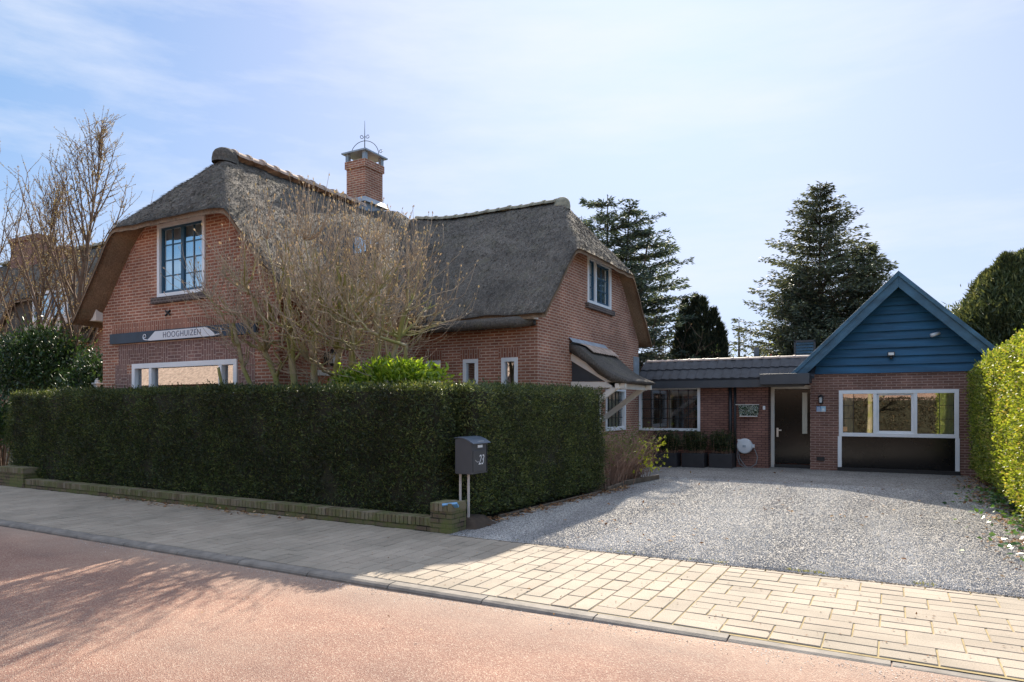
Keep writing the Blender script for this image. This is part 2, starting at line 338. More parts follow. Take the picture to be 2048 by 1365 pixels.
# pavers
m, t, b, l = newmat('concrete paver'); a = N(t, 'ShaderNodeAttribute', attribute_name='rnd'); v = coords(t)
r = ramp(t, [(0, (.325, .275, .225)), (.5, (.355, .302, .248)), (1, (.38, .325, .268))]); l(a.outputs['Fac'], r.inputs[0])
n = noise_tex(t, v, 120, 4, .7); r2 = ramp(t, [(.3, (.70, .70, .70)), (.7, (1.2, 1.2, 1.2))]); l(n.outputs[0], r2.inputs[0]); c = mixc(t, 1.0, r.outputs[0], r2.outputs[0], 'MULTIPLY')
n2 = noise_tex(t, v, 1.1, 6, .65); r3 = ramp(t, [(.3, (.74, .75, .72)), (.6, (1.06, 1.04, 1.0))]); l(n2.outputs[0], r3.inputs[0]); c = mixc(t, 1.0, c, r3.outputs[0], 'MULTIPLY')
n5 = noise_tex(t, v, 30, 3); r5 = ramp(t, [(.68, (0, 0, 0)), (.74, (.5, .5, .5))]); l(n5.outputs[0], r5.inputs[0]); c = mixc(t, r5.outputs[0], c, (.15, .13, .11))
l(c, b.inputs['Base Color']); b.inputs['Roughness'].default_value = .88; b.inputs['Specular IOR Level'].default_value = .3; bump(t, n.outputs[0], .5, .004, b); M['paver'] = m
m, t, b, l = newmat('sandy mossy joint'); n = noise_tex(t, coords(t), 4, 6, .7); r = ramp(t, [(.3, (.16, .12, .055)), (.55, (.34, .26, .12)), (.75, (.25, .23, .10))]); l(n.outputs[0], r.inputs[0]); gp = N(t, 'ShaderNodeSeparateXYZ'); l(coords(t), gp.inputs[0]); mr = N(t, 'ShaderNodeMapRange'); l(gp.outputs[0], mr.inputs[0]); mr.inputs[1].default_value = -5; mr.inputs[2].default_value = -1.5; c = mixc(t, mr.outputs[0], (.05, .045, .03), r.outputs[0]); l(c, b.inputs['Base Color']); b.inputs['Roughness'].default_value = .95; M['joint'] = m  # joints darken to the left: dirt tone and the hedge's shade put into colour
def pave():
    rects = []; y0, y1 = 5.0, 7.2; g = .168
    # street part: columns of two pavers pointing to the house, alternate columns stepped by half a stone
    k = 0; x = -1.42
    while x > -46:
        off = 0 if k % 2 == 0 else -g
        y = y0 + off
        while y < y1 - .01:
            a, bb = max(y, y0), min(y + 2 * g, y1)
            if bb - a > .05:
                if a == y0 and off < 0: rects.append((x - 2 * g, x, a, bb))
                else:
                    rects.append((x - 2 * g, x - g, a, bb)); rects.append((x - g, x, a, bb))
            y += 2 * g
        x -= 2 * g; k += 1
    # driveway part: double rows of pavers lying along the kerb
    y = y0; k = 0
    while y < y1 - .01:
        for rr in range(2):
            a, bb = y + rr * g, min(y + rr * g + g, y1)
            if bb - a < .03: continue
            x = -1.42 - (0 if k % 2 == 0 else 0); first = True
            while x < 16:
                x2 = x + (g if (first and k % 2) else 2 * g); rects.append((x, x2, a, bb)); x = x2; first = False
        y += 2 * g; k += 1
    V = []; F = []; rn = []
    for i, (a, bb, c, d) in enumerate(rects):
        j = .0045; h = random.uniform(-.0015, .0015); tx, ty = random.uniform(-.0015, .0015), random.uniform(-.0015, .0015); base = len(V)
        a += j; bb -= j; c += j; d -= j; e = .005
        for (xx, yy, s) in ((a, c, (-1, -1)), (bb, c, (1, -1)), (bb, d, (1, 1)), (a, d, (-1, 1))): V.append((xx, yy, -.04))
        for (xx, yy, s) in ((a, c, (-1, -1)), (bb, c, (1, -1)), (bb, d, (1, 1)), (a, d, (-1, 1))): V.append((xx, yy, -.006 + h))
        for (xx, yy, s) in ((a + e, c + e, (-1, -1)), (bb - e, c + e, (1, -1)), (bb - e, d - e, (1, 1)), (a + e, d - e, (-1, 1))): V.append((xx, yy, h + s[0] * tx + s[1] * ty))
        v = random.random()
        for q in range(4):
            F.append((base + q, base + (q + 1) % 4, base + 4 + (q + 1) % 4, base + 4 + q)); F.append((base + 4 + q, base + 4 + (q + 1) % 4, base + 8 + (q + 1) % 4, base + 8 + q)); rn += [v, v]
        F.append((base + 8, base + 9, base + 10, base + 11)); rn.append(v)
    o = np_mesh('pavement', np.array(V), np.array(F), M['paver'], None, np.array(rn)); tag(o, kind='structure')
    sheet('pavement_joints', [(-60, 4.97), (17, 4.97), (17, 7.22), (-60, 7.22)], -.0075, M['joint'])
pave()
# kerb: rounded concrete stones one metre long
M['kerb'] = simple('kerb concrete', (.20, .175, .15), .85, .3, 7, .6)
b = MB(); x = -50.0
while x < 16:
    lo = -.006 if x < -2.2 else max(-.018, -.006 - (x + 2.2) * .006)
    prof = [(4.855, -.12), (4.858, -.034 + min(0, lo * .2)), (4.872, lo - .012), (4.90, lo), (4.99, lo + .004), (4.99, -.12)]
    jit = random.uniform(-.002, .002)
    a = [(x + .004, y + jit, z + jit) for y, z in prof]; c = [(x + .996, y + jit, z + jit) for y, z in prof]; n = len(prof)
    b.add(a + c, [list(range(n)), list(range(2 * n - 1, n - 1, -1))] + [[i, n + i, n + (i + 1) % n, (i + 1) % n] for i in range(n)]); x += 1.0
tag(b.build('kerb', M['kerb'], bevel=.004), kind='structure')
# gravel drive
m, t, b, l = newmat('grey gravel'); v = coords(t)
vo = N(t, 'ShaderNodeTexVoronoi'); vo.inputs['Scale'].default_value = 55; l(v, vo.inputs['Vector']); sp = N(t, 'ShaderNodeSeparateColor'); l(vo.outputs['Color'], sp.inputs[0])
r = ramp(t, [(0, (.15, .14, .13)), (.4, (.30, .28, .255)), (.75, (.41, .38, .35)), (1, (.62, .60, .57))]); l(sp.outputs[0], r.inputs[0])
n = noise_tex(t, v, .8, 7, .65); r2 = ramp(t, [(.35, (.74, .74, .74)), (.66, (1.1, 1.09, 1.08))]); l(n.outputs[0], r2.inputs[0]); c = mixc(t, 1.0, r.outputs[0], r2.outputs[0], 'MULTIPLY')
l(c, b.inputs['Base Color']); b.inputs['Roughness'].default_value = .8; bump(t, vo.outputs['Distance'], 1.0, .03, b); M['gravel'] = m
sheet('driveway', [(-4.86, 7.2), (9, 7.2), (1.9, 9.5), (1.6, 19.5), (-6.39, 19.5), (-6.39, 15.2), (-4.6, 15.2), (-4.75, 12.2), (-4.98, 8.0)], .008, M['gravel'])
m, t, b, l = newmat('gravel chip'); a = N(t, 'ShaderNodeAttribute', attribute_name='rnd'); r = ramp(t, [(0, (.13, .126, .124)), (.35, (.33, .318, .305)), (.75, (.49, .47, .445)), (.93, (.60, .565, .53)), (1, (.66, .61, .55))]); l(a.outputs['Fac'], r.inputs[0]); n = noise_tex(t, coords(t, scale=(1, .16, 1)), 1.1, 6, .6); r2 = ramp(t, [(.38, (.60, .60, .62)), (.58, (1.14, 1.13, 1.12))]); l(n.outputs[0], r2.inputs[0]); c = mixc(t, 1.0, r.outputs[0], r2.outputs[0], 'MULTIPLY'); l(c, b.inputs['Base Color']); b.inputs['Roughness'].default_value = .75; M['chip'] = m
def chips(n, xr, yr, s0, s1, left):
    y = yr[0] + (yr[1] - yr[0]) * rng.random(n) ** 1.35; x = xr[0] + (xr[1] - xr[0]) * rng.random(n)
    keep = (x > np.interp(y, [7.2, 8, 12.2], [-4.86, -4.95, -4.7])) & (x < np.interp(y, [7.2, 9.5, 19], [3.2, 2.0, 1.7])); x, y = x[keep], y[keep]; n = len(x)
    s = rng.uniform(s0, s1, n)[:, None] * (1 + .02 * (y[:, None] - 7)); c = np.stack([x, y, np.full(n, .008)], 1); c[:, 2:] += s * .25
    T = np.array([[1, 0, -.5], [-.5, .87, -.5], [-.5, -.87, -.5], [.1, .05, .55]])
    V = np.empty((n, 4, 3)); th = rng.random(n) * 6.283; ct, st = np.cos(th), np.sin(th)
    for k in range(4):
        q = T[k][None] * (1 + rng.uniform(-.35, .35, (n, 3))) * s
        V[:, k, 0] = c[:, 0] + q[:, 0] * ct - q[:, 1] * st; V[:, k, 1] = c[:, 1] + q[:, 0] * st + q[:, 1] * ct; V[:, k, 2] = c[:, 2] + q[:, 2] * .6
    i = np.arange(n)[:, None] * 4; F = np.stack([i + f for f in (np.array([0, 1, 3]), np.array([1, 2, 3]), np.array([2, 0, 3]))], 1).reshape(-1, 3)
    return V.reshape(-1, 3), F, np.repeat(rng.random(n), 3)
V, F, rn = chips(230000, (-5, 3.2), (7.10, 15.5), .0055, .0115, 0)
tag(np_mesh('gravel', V, F, M['chip'], None, rn), 'loose grey stone chippings spread over the driveway', 'gravel', kind='stuff')
# litter of dry leaves
def litter(name, pts, n, label, L0=.03, L1=.075, m='red_litter'):
    P = np.array(pts); k = rng.integers(0, len(P), n); c = P[k, :2] + rng.normal(size=(n, 2)) * P[k, 2:3]
    z = .015 + rng.random(n) * .02; A = rng.normal(size=(n, 3)); A[:, 2] *= .25
    Nn = np.stack([rng.normal(size=n) * .35, rng.normal(size=n) * .35, np.ones(n)], 1); Ls = rng.uniform(L0, L1, n)
    V, F = leaves(np.column_stack([c, z]), A, Ls, Ls * .6, Nn); o = np_mesh(name, V, F, M[m], None, rng.random(n)); return tag(o, label, 'fallen leaves', kind='stuff')
litter('leaf_litter', [(-4.95 + .03 * i, 7.9 + i * .45, .09) for i in range(12)], 900, 'dry brown leaves caught along the foot of the drive hedge')
litter('leaf_litter', [(1.5 + random.uniform(-.15, .5), 8.4 + i * .5, .22) for i in range(22)], 3800, 'dry tan leaves heaped under the bright green hedge')
litter('leaf_litter', [(random.uniform(-4, 1.6), random.uniform(7.4, 18.5), .3) for i in range(60)], 170, 'few single brown leaves scattered over the gravel', .04, .08)
litter('leaf_litter', [(-12 + i * .35, 7.1 + random.uniform(-.1, .05), .08) for i in range(14)], 260, 'dark damp leaves lying on the pavement against the low wall')
litter('leaf_litter', [(random.uniform(-8, 1), random.uniform(2.5, 7), .5) for i in range(40)], 26, 'few stray leaf scraps on the red road and pavers', .02, .04)

# ================================================================== facade helpers
def TY(Y): return lambda u, w_, z: (u, Y - w_, z)      # wall facing the street
def TX(X): return lambda u, w_, z: (X + w_, u, z)      # wall facing the drive
def wall_mb(b, T, poly, holes=(), depth=.22):
    loops = [[Vector((u, z, 0)) for u, z in poly]] + [[Vector((u, z, 0)) for u, z in ((h[0], h[2]), (h[0], h[3]), (h[1], h[3]), (h[1], h[2]))] for h in holes]
    flat = [p for lp in loops for p in lp]; tris = tessellate_polygon(loops)
    b.add([T(p.x, 0, p.y) for p in flat], [list(q) for q in tris], [[(flat[i].x + (.07 if T(0, 1, 0)[0] - T(0, 0, 0)[0] else 0), flat[i].y) for i in q] for q in tris])
    for (u0, u1, z0, z1) in holes:
        c = [(u0, z0), (u1, z0), (u1, z1), (u0, z1)]
        for i in range(4):
            p, q = c[i], c[(i + 1) % 4]; b.quad(T(p[0], 0, p[1]), T(q[0], 0, q[1]), T(q[0], -depth, q[1]), T(p[0], -depth, p[1]))
def panel(parent, name, T, u0, u1, z0, z1, mat_, rot=False, w_=.004, poly=None):
    b = MB(); c = poly or [(u0, z0), (u1, z0), (u1, z1), (u0, z1)]
    b.add([T(u, w_, z) for u, z in c], [list(range(len(c)))], [[((z - z0, u - u0) if rot else (u, z)) for u, z in c]])
    n = len(c)
    for i in range(n):
        p, q = c[i], c[(i + 1) % n]; b.quad(T(p[0], w_, p[1]), T(p[0], -.01, p[1]), T(q[0], -.01, q[1]), T(q[0], w_, q[1]))
    return b.build(name, mat_, parent)
def window(parent, T, u0, u1, z0, z1, bays, fw=.07, sash=None, fmat='white', gmat='glass', cols=1, rows=1, bar=.022, sill=None, curtain=None, head=None, proud=.02, name='window', label=None, bottom=None, rec=-.05, mull=True):
    """frame with vertical divisions at `bays` (list of inner u splits), optional coloured sash frames and bars in each bay"""
    f = MB(); bt = bottom or fw
    f.box(u0, u1, rec - .03, proud, z1 - (head or fw), z1, T); f.box(u0, u1, rec - .03, proud, z0, z0 + bt, T)
    f.box(u0, u0 + fw, rec - .03, proud, z0 + bt, z1 - (head or fw), T); f.box(u1 - fw, u1, rec - .03, proud, z0 + bt, z1 - (head or fw), T)
    edges = [u0 + fw] + list(bays) + [u1 - fw]; zz0, zz1 = z0 + bt, z1 - (head or fw)
    cells = []
    for i in range(len(edges) - 1):
        a, c = edges[i], edges[i + 1]
        if i > 0 and mull: f.box(a - fw * .45, a + fw * .45, rec - .03, proud - .004, zz0, zz1, T); a += fw * .45
        if i < len(edges) - 2 and mull: c -= fw * .45
        cells.append((a, c))
    fo = f.build(name, M[fmat], parent, bevel=.004)
    if label: fo['label'] = label
    g = MB(); s = MB(); br = MB(); hs_ = hb = False
    for i, (a, c) in enumerate(cells):
        sw = 0
        if sash and (sash[1] is None or i in sash[1]):
            sw = .045; hs_ = True
            s.box(a, c, rec - .02, rec + .028, zz0, zz0 + sw * 1.3, T); s.box(a, c, rec - .02, rec + .028, zz1 - sw, zz1, T)
            s.box(a, a + sw, rec - .02, rec + .028, zz0 + sw * 1.3, zz1 - sw, T); s.box(c - sw, c, rec - .02, rec + .028, zz0 + sw * 1.3, zz1 - sw, T); s.build('sash', M[sash[0]], fo, bevel=.003); s = MB()
        A, C, Z0, Z1 = a + sw, c - sw, zz0 + sw, zz1 - sw
        p = [T(A, rec, Z0), T(C, rec, Z0), T(C, rec, Z1), T(A, rec, Z1)]; g = MB(); g.add(p, [[0, 1, 2, 3]]); g.build('pane', M[gmat], fo); br = MB(); hb = False
        cc = cols[i] if isinstance(cols, (list, tuple)) else cols; rr = rows[i] if isinstance(rows, (list, tuple)) else rows
        for k in range(1, cc): u = A + (C - A) * k / cc; br.box(u - bar / 2, u + bar / 2, rec - .008, rec + .014, Z0, Z1, T); hb = True
        for k in range(1, rr): z = Z0 + (Z1 - Z0) * k / rr; br.box(A, C, rec - .006, rec + .012, z - bar / 2, z + bar / 2, T); hb = True
        if hb and cc == 1:
            for k in range(1, rr): z = Z0 + (Z1 - Z0) * k / rr; br = MB(); br.box(A, C, rec - .006, rec + .012, z - bar / 2, z + bar / 2, T); br.build('glazing_bar', M[sash[0] if sash else 'black'], fo)
            hb = False
        if hb: br.build('glazing_bar', M[sash[0] if sash else 'black'], fo)
    if sill:
        q = MB(); q.box(u0 - .12, u1 + .12, -.02, .09, z0 - .13, z0 - .006, T); q.build('sill', M[sill], fo, bevel=.006)
    if curtain:
        for (a, c, m_) in curtain:
            q = MB(); k = max(2, int((c - a) / .05)); us = [a + (c - a) * i / k for i in range(k + 1)]
            pts0 = [T(u, rec - .06 - .02 * (i % 2), zz0) for i, u in enumerate(us)]; pts1 = [T(u, rec - .06 - .02 * (i % 2), zz1) for i, u in enumerate(us)]
            q.add(pts0 + pts1, [[i, i + 1, k + 2 + i, k + 1 + i] for i in range(k)])
            q.build('curtain', M[m_], fo)
    return fo

# ================================================================== thatched house
XM0, XM1, YG = -14.94, -9.56, 8.62          # street gable block
XW, YW0, YW1 = -6.39, 12.57, 19.0           # side wing
XR, YR = -12.25, 15.8                        # ridges
house = empty('thatched_house', (-10.5, 13, 0), 'red brick house with two thatched half-hipped gables and a name board, behind the hedge', 'house')
def nz(x, y, s): return noise.noise(Vector((x * s, y * s, 3.7)))
def prof_main(dx): return np.interp(dx, [-3.1, -1.65, 0, 1.75, 2.9, 3.2], [3.52, 5.30, 6.90, 5.30, 4.02, 3.66])
DY = 11.35
def top_main(x, y):
    a = prof_main(x - XR); h = 5.30 + (y - 8.2) * 1.12; hb = 5.3 + (19.2 - y) * 1.12
    k = .055; z0_ = min(a, h, hb); z = z0_ - k * math.log(sum(math.exp(-(q - z0_) / k) for q in (a, h, hb)))
    z += .30 * math.exp(-(((x + 12.1) / .8) ** 2 + ((y - 15.3) / .75) ** 2))
    # eyebrow dormer swelling on the drive side
    z += .40 * math.exp(-(((x + 10.25) / .50) ** 4 + ((y - DY) / .65) ** 2))
    return z + .035 * nz(x, y, 1.1) + .028 * nz(x, y, 3.6)
def top_wing(x, y):
    a = float(np.interp(y - YR, [-3.5, -1.9, 0, 1.9, 3.5], [3.56, 5.22, 6.86, 5.22, 3.52])); h = 5.22 + (-6.08 - x) * 1.33
    k = .055; z0_ = min(a, h); z = z0_ - k * math.log(sum(math.exp(-(q - z0_) / k) for q in (a, h)))
    z += .30 * math.exp(-(((x + 12.1) / .8) ** 2 + ((y - 15.3) / .75) ** 2))
    return z + .03 * nz(x + 9, y, 1.1) + .028 * nz(x, y + 5, 3.6)
def thick(d): return .10 + .30 * min(1, max(0, d / .38)) ** .8
def roof(parent, f, x0, x1, y0, y1, step, name, eav=.05, open_edges=()):
    nx = int(round((x1 - x0) / step)); ny = int(round((y1 - y0) / step)); X = np.linspace(x0, x1, nx + 1); Y = np.linspace(y0, y1, ny + 1)
    top = np.zeros((nx + 1, ny + 1, 3)); bot = top.copy()
    for i, x in enumerate(X):
        for j, y in enumerate(Y):
            z = f(x, y); d = min(x - x0, x1 - x, y - y0, y1 - y); e = max(0, .12 - d) / .12; z -= .05 * e * e
            wob = .03 * noise.noise(Vector((x * 2.3, y * 2.3, 9))) if d < 1e-6 else 0
            xx = x + (wob if i in (0, nx) else 0); yy = y + (wob if j in (0, ny) else 0)
            top[i, j] = (xx, yy, z + .005 * random.uniform(-1, 1)); bot[i, j] = (xx, yy, z - thick(d))
    idx = np.arange((nx + 1) * (ny + 1)).reshape(nx + 1, ny + 1); o2 = idx.size
    F = [np.stack([idx[:-1, :-1], idx[1:, :-1], idx[1:, 1:], idx[:-1, 1:]], -1).reshape(-1, 4), o2 + np.stack([idx[:-1, :-1], idx[:-1, 1:], idx[1:, 1:], idx[1:, :-1]], -1).reshape(-1, 4)]
    for line in (idx[:, 0], idx[::-1, -1], idx[::-1, 0][:0], ):
        if len(line): F.append(np.stack([line[:-1], o2 + line[:-1], o2 + line[1:], line[1:]], -1)[:, ::-1])
    for line in (idx[0, ::-1], idx[-1, :]): F.append(np.stack([line[:-1], o2 + line[:-1], o2 + line[1:], line[1:]], -1)[:, ::-1])
    V = np.concatenate([top.reshape(-1, 3), bot.reshape(-1, 3)]); F = np.concatenate(F)
    # reed stalks standing slightly proud of the coat
    n = int((x1 - x0) * (y1 - y0) * 1500); sx = rng.uniform(x0 + .02, x1 - .02, n); sy = rng.uniform(y0 + .02, y1 - .02, n); P = []; A = []
    for x, y in zip(sx, sy):
        z = f(x, y); gx = (f(x + .05, y) - z) / .05; gy = (f(x, y + .05) - z) / .05; g = math.hypot(gx, gy) + 1e-6
        d = Vector((-gx / g, -gy / g, -g)).normalized(); nn = Vector((-gx, -gy, 1)).normalized()
        q = d + nn * random.uniform(.04, .36) + Vector((random.uniform(-.12, .12), random.uniform(-.12, .12), 0)); P.append((x, y, z - .01 + nn.z * .0)); A.append(tuple(q))
    P = np.array(P); A = np.array(A); V2, F2 = leaves(P, A, rng.uniform(.06, .14, n), rng.uniform(.006, .013, n), np.tile([0, 0, 1.], (n, 1)) + rng.normal(size=(n, 3)) * .4)
    mi = np.zeros(len(F) + len(F2)); mi[nx * ny:len(F)] = 1
    rn = np.concatenate([np.full(len(F), .35), rng.random(len(F2))]); V, F = cat([(V, F), (V2, F2)])
    return np_mesh(name, V, F, M['thatch'], parent, rn, smooth=True, m2=M['thatch_cut'], mi=mi)
roof(house, top_main, XR - 3.1, XR + 3.2, 8.2, 19.2, .085, 'thatch_roof')
roof(house, top_wing, -12.6, -6.08, 12.3, 19.3, .085, 'thatch_roof')
# lower layer of thatch under the wing eave
def skirt(x0, x1):
    b = MB(); n = int((x1 - x0) / .07)
    prof = [(12.42, 3.52), (12.27, 3.47), (12.20, 3.40), (12.19, 3.30), (12.25, 3.24), (12.55, 3.30), (12.6, 3.6)]
    P = []
    for i in range(n + 1):
        x = x0 + (x1 - x0) * i / n; e = max(0, (x - (x1 - .3)) / .3)
        P += [(x - (.0), y + .28 * e * (1 if k in (1, 2, 3, 4) else .0) * (.8 if k < 4 else 1) + .012 * random.uniform(-1, 1), z + (.012 * noise.noise(Vector((x * 3, k, 0)))) + .06 * e * (k in (3, 4))) for k, (y, z) in enumerate(prof)]
    m_ = len(prof); fs = [[i * m_ + k, i * m_ + (k + 1) % m_, (i + 1) * m_ + (k + 1) % m_, (i + 1) * m_ + k] for i in range(n) for k in range(m_)] + [list(range(m_)), [n * m_ + k for k in range(m_)][::-1]]
    b.add(P, fs); return b.build('eave_thatch', M['thatch'], house, smooth=True)
skirt(-9.5, -6.42)

# walls
def under(f, x, y, d): return f(x, y) - thick(d) + .06
gab = [(XM0, 0), (XM1, 0)]
k = 24
pts = [(x, under(top_main, x, YG, min(.42, x - (XR - 3.1), XR + 3.2 - x))) for x in np.linspace(XM1, XM0, k)]
h_up = (PY(316.4, 450.8, YG)[0], PY(411.4, 430.3, YG)[0], 3.83, 5.31); h_lo = (-13.86, -10.63, 1.2, 2.51)
b = MB(); wall_mb(b, TY(YG), gab + pts, [(h_up[0] + .01, h_up[1] - .01, h_up[2] + .01, h_up[3] - .01), (h_lo[0] + .01, h_lo[1] - .01, h_lo[2] + .01, h_lo[3] - .01)])
# side walls and back of the street block
h_d = (9.44, 10.31, 0, 2.32); h_w2 = (11.38, 12.3, 1.2, 2.46)
wall_mb(b, TX(XM1), [(YG, 0), (YW0, 0), (YW0, 3.95), (YG, 3.95)], [(h_d[0], h_d[1], .05, h_d[3]), h_w2])
wall_mb(b, lambda u, w_, z: (XM0 - w_, u, z), [(YG, 0), (18.8, 0), (18.8, 3.75), (YG, 3.75)])
wall_mb(b, lambda u, w_, z: (u, 18.8 + w_, z), [(XM0, 0), (XM1, 0), (XM1, 3.9), (XM0, 3.9)])
b.build('wall', M['brick'], house)
SW = [(-9.21, -8.82), (-8.22, -7.83), (-7.25, -6.85)]
wy = [(y, under(top_wing, XW, y, .31 if abs(y - YR) < 3 else max(0.05, 3.5 - abs(y - YR)))) for y in np.linspace(YW1, YW0, k)]
h_wu = (15.2, 16.76, 4.12, 5.27); h_wl = (16.37, 17.87, 1.0, 2.14); h_wd = (14.33, 16.03, .03, 2.18)
b = MB(); wall_mb(b, TY(YW0), [(XM1, 0), (XW, 0), (XW, 3.5), (XM1, 3.5)], [(a + .01, c - .01, 1.5, 2.65) for a, c in SW])
wall_mb(b, TX(XW), [(YW0, 0), (YW1, 0)] + wy, [(q[0] + .01, q[1] - .01, q[2] + .01, q[3] - .01) for q in (h_wu, h_wl, h_wd)])
wall_mb(b, lambda u, w_, z: (u, YW1 + w_, z), [(XM1 - 3, 0), (XW, 0), (XW, 3.7), (XM1 - 3, 3.7)])
b.build('wall', M['brick'], house)
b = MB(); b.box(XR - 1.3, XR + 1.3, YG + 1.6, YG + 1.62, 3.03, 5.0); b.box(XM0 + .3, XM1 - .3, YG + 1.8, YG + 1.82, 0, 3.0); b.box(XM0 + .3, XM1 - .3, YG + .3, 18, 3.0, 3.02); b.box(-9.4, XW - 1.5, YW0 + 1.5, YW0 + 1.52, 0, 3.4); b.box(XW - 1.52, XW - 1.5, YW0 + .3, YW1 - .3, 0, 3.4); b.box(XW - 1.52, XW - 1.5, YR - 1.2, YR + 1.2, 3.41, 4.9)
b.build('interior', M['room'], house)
# decorative brickwork
T = TY(YG)
panel(house, 'brick_band', T, -14.59, XM1, 3.17, 3.37, M['brick_soldier'], rot=True)
b = MB(); cs = .208; z = 0.9                               # patchwork panel round the street window
zz = [2.93 - cs * i for i in range(10)]
for zt in zz:
    x = -14.36 - (.12 if zt < 2.7 else 0)
    while x < -10.18:
        x2 = min(x + cs, -10.16); r_ = random.random() < .55; zb = zt - cs
        for (a, c, d, e) in ((x, x2, zb, zt),):
            if not (c > h_lo[0] - .02 and a < h_lo[1] + .02 and d < h_lo[3] + .005 and e > h_lo[2]) or True:
                if a >= h_lo[0] - .05 and c <= h_lo[1] + .05 and e <= h_lo[3] + .02: pass
                else:
                    cl = [(a, d), (c, d), (c, e), (a, e)]
                    if a < h_lo[0] < c and e <= h_lo[3] + .1: cl = [(a, d), (h_lo[0], d), (h_lo[0], e), (a, e)]
                    if a < h_lo[1] < c and e <= h_lo[3] + .1: cl = [(h_lo[1], d), (c, d), (c, e), (h_lo[1], e)]
                    if d < h_lo[3] < e and c > h_lo[0] and a < h_lo[1]: cl = [(max(a, -99), h_lo[3]), (c, h_lo[3]), (c, e), (a, e)]
                    o = random.randint(0, 9) * .208
                    b.add([T(u, .004, q) for u, q in cl], [[0, 1, 2, 3]], [[((q - d + o * 3, u - a + .0693 * random.choice((0,))) if r_ else (u - a + o, q - d)) for u, q in cl]])
        x = x2
b.build('brick_panel', M['brick_purple'], house)
for i in range(5):                                          # toothed brick triangles along the left verge
    u0 = XM0 + .0 + i * .235; z0 = 3.95 + i * .29; zt = z0 + .26
    for sgn, base in ((1, XM0), (-1, XM1)):
        a = base + sgn * (i * .26 + .01); c = a + sgn * .42
        tri = [(a, z0), (c, z0), (a + sgn * .25, z0 + .29)]
        b = MB(); cth, sth = math.cos(R(50)), math.sin(R(50) * sgn)
        b.add([T(u, .004, q) for u, q in tri], [[0, 1, 2] if sgn > 0 else [0, 2, 1]], [[(u * cth + q * sth, -u * sth + q * cth) for u, q in (tri if sgn > 0 else [tri[0], tri[2], tri[1]])]])
        b.build('brick_triangle', M['brick_soldier'], house)
TW = TX(XW)
for i in range(5):
    for sgn, base in ((1, YW0), (-1, YW1)):
        a = base + sgn * (i * .35 + .05); c = a + sgn * .42; z0 = 3.62 + i * .30; tri = [(a, z0), (c, z0), (a + sgn * .3, z0 + .3)]
        b = MB(); cth, sth = math.cos(R(48)), math.sin(R(48) * sgn)
        b.add([TW(u, .004, q) for u, q in tri], [[0, 1, 2] if sgn > 0 else [0, 2, 1]], [[(u * cth + q * sth, -u * sth + q * cth) for u, q in (tri if sgn > 0 else [tri[0], tri[2], tri[1]])]])
        b.build('brick_triangle', M['brick_soldier'], house)
for a, c in SW: panel(house, 'brick_lintel', TY(YW0), a - .07, c + .05, 2.67, 2.87, M['brick_soldier'], rot=True)
panel(house, 'brick_lintel', TX(XM1), 11.3, 12.4, 2.48, 2.78, M['brick_soldier'], rot=True)
arch = [(9.2 + .06, 2.33)] + [(9.875 + .95 * math.cos(a), 2.35 + .62 * math.sin(a)) for a in np.linspace(math.pi, 0, 13)] + [(10.49, 2.33)]
ain = [(9.875 + .70 * math.cos(a), 2.33 + .42 * math.sin(a)) for a in np.linspace(math.pi, 0, 13)]
b = MB()
for i in range(12):
    o_ = [(9.875 + .95 * math.cos(a), 2.33 + .64 * math.sin(a)) for a in (math.pi * (1 - i / 12), math.pi * (1 - (i + 1) / 12))]; q = [o_[0], o_[1], ain[i + 1], ain[i]]
    b.add([TX(XM1)(u, .01, z) for u, z in q], [[0, 1, 2, 3]], [[(0, i * .17), (0, i * .17 + .17), (.21, i * .17 + .17), (.21, i * .17)]])
b.build('brick_arch', M['brick_soldier'], house)
# windows
window(house, T, *h_up, [(h_up[0] + h_up[1]) / 2], fw=.075, sash=('blue', None), gmat='glass_blue', cols=2, rows=4, sill='brick_dark', curtain=[(h_up[0] + .08, h_up[1] - .08, 'curtain')], proud=.03, mull=False)
window(house, T, *h_lo, [-13.24, -11.10], fw=.10, gmat='glass_dark', curtain=[(-13.75, -13.6, 'blind'), (-11.3, -11.15, 'blind')], proud=.03)
window(house, TW, *h_wu, [h_wu[0] + .52], fw=.08, sash=('blue', None), gmat='glass_blue', cols=[1, 2], rows=3, sill='brick_dark', curtain=[(h_wu[0] + .09, h_wu[1] - .09, 'curtain')], proud=.03, name='window')
window(house, TW, *h_wl, [], fw=.10, cols=5, rows=4, bar=.014, gmat='glass', curtain=[(h_wl[0] + .1, h_wl[1] - .1, 'blind')], proud=.03)
fo = window(house, TW, *h_wd, [14.9], fw=.09, sash=('white', [1]), gmat='glass', cols=1, rows=[1, 3], name='glazed_door', proud=.03)
for a, c in SW: window(house, TY(YW0), a, c, 1.49, 2.66, [], fw=.085, gmat='glass_dark', proud=.015, curtain=[(a + .26, c - .08, 'blind')])
window(house, TX(XM1), *h_w2, [], fw=.08, gmat='glass', proud=.015)
f = MB(); f.box(h_d[0], h_d[1], -.06, .02, 2.22, 2.32, TX(XM1)); f.box(h_d[0], h_d[0] + .08, -.06, .02, 0, 2.22, TX(XM1)); f.box(h_d[1] - .08, h_d[1], -.06, .02, 0, 2.22, TX(XM1)); fo = f.build('front_door', M['cream'], house, bevel=.004)
f = MB(); f.box(h_d[0] + .08, h_d[1] - .08, -.05, -.01, .02, 2.22, TX(XM1)); f.build('door_leaf', M['wood'], fo, bevel=.003)
lz = 0
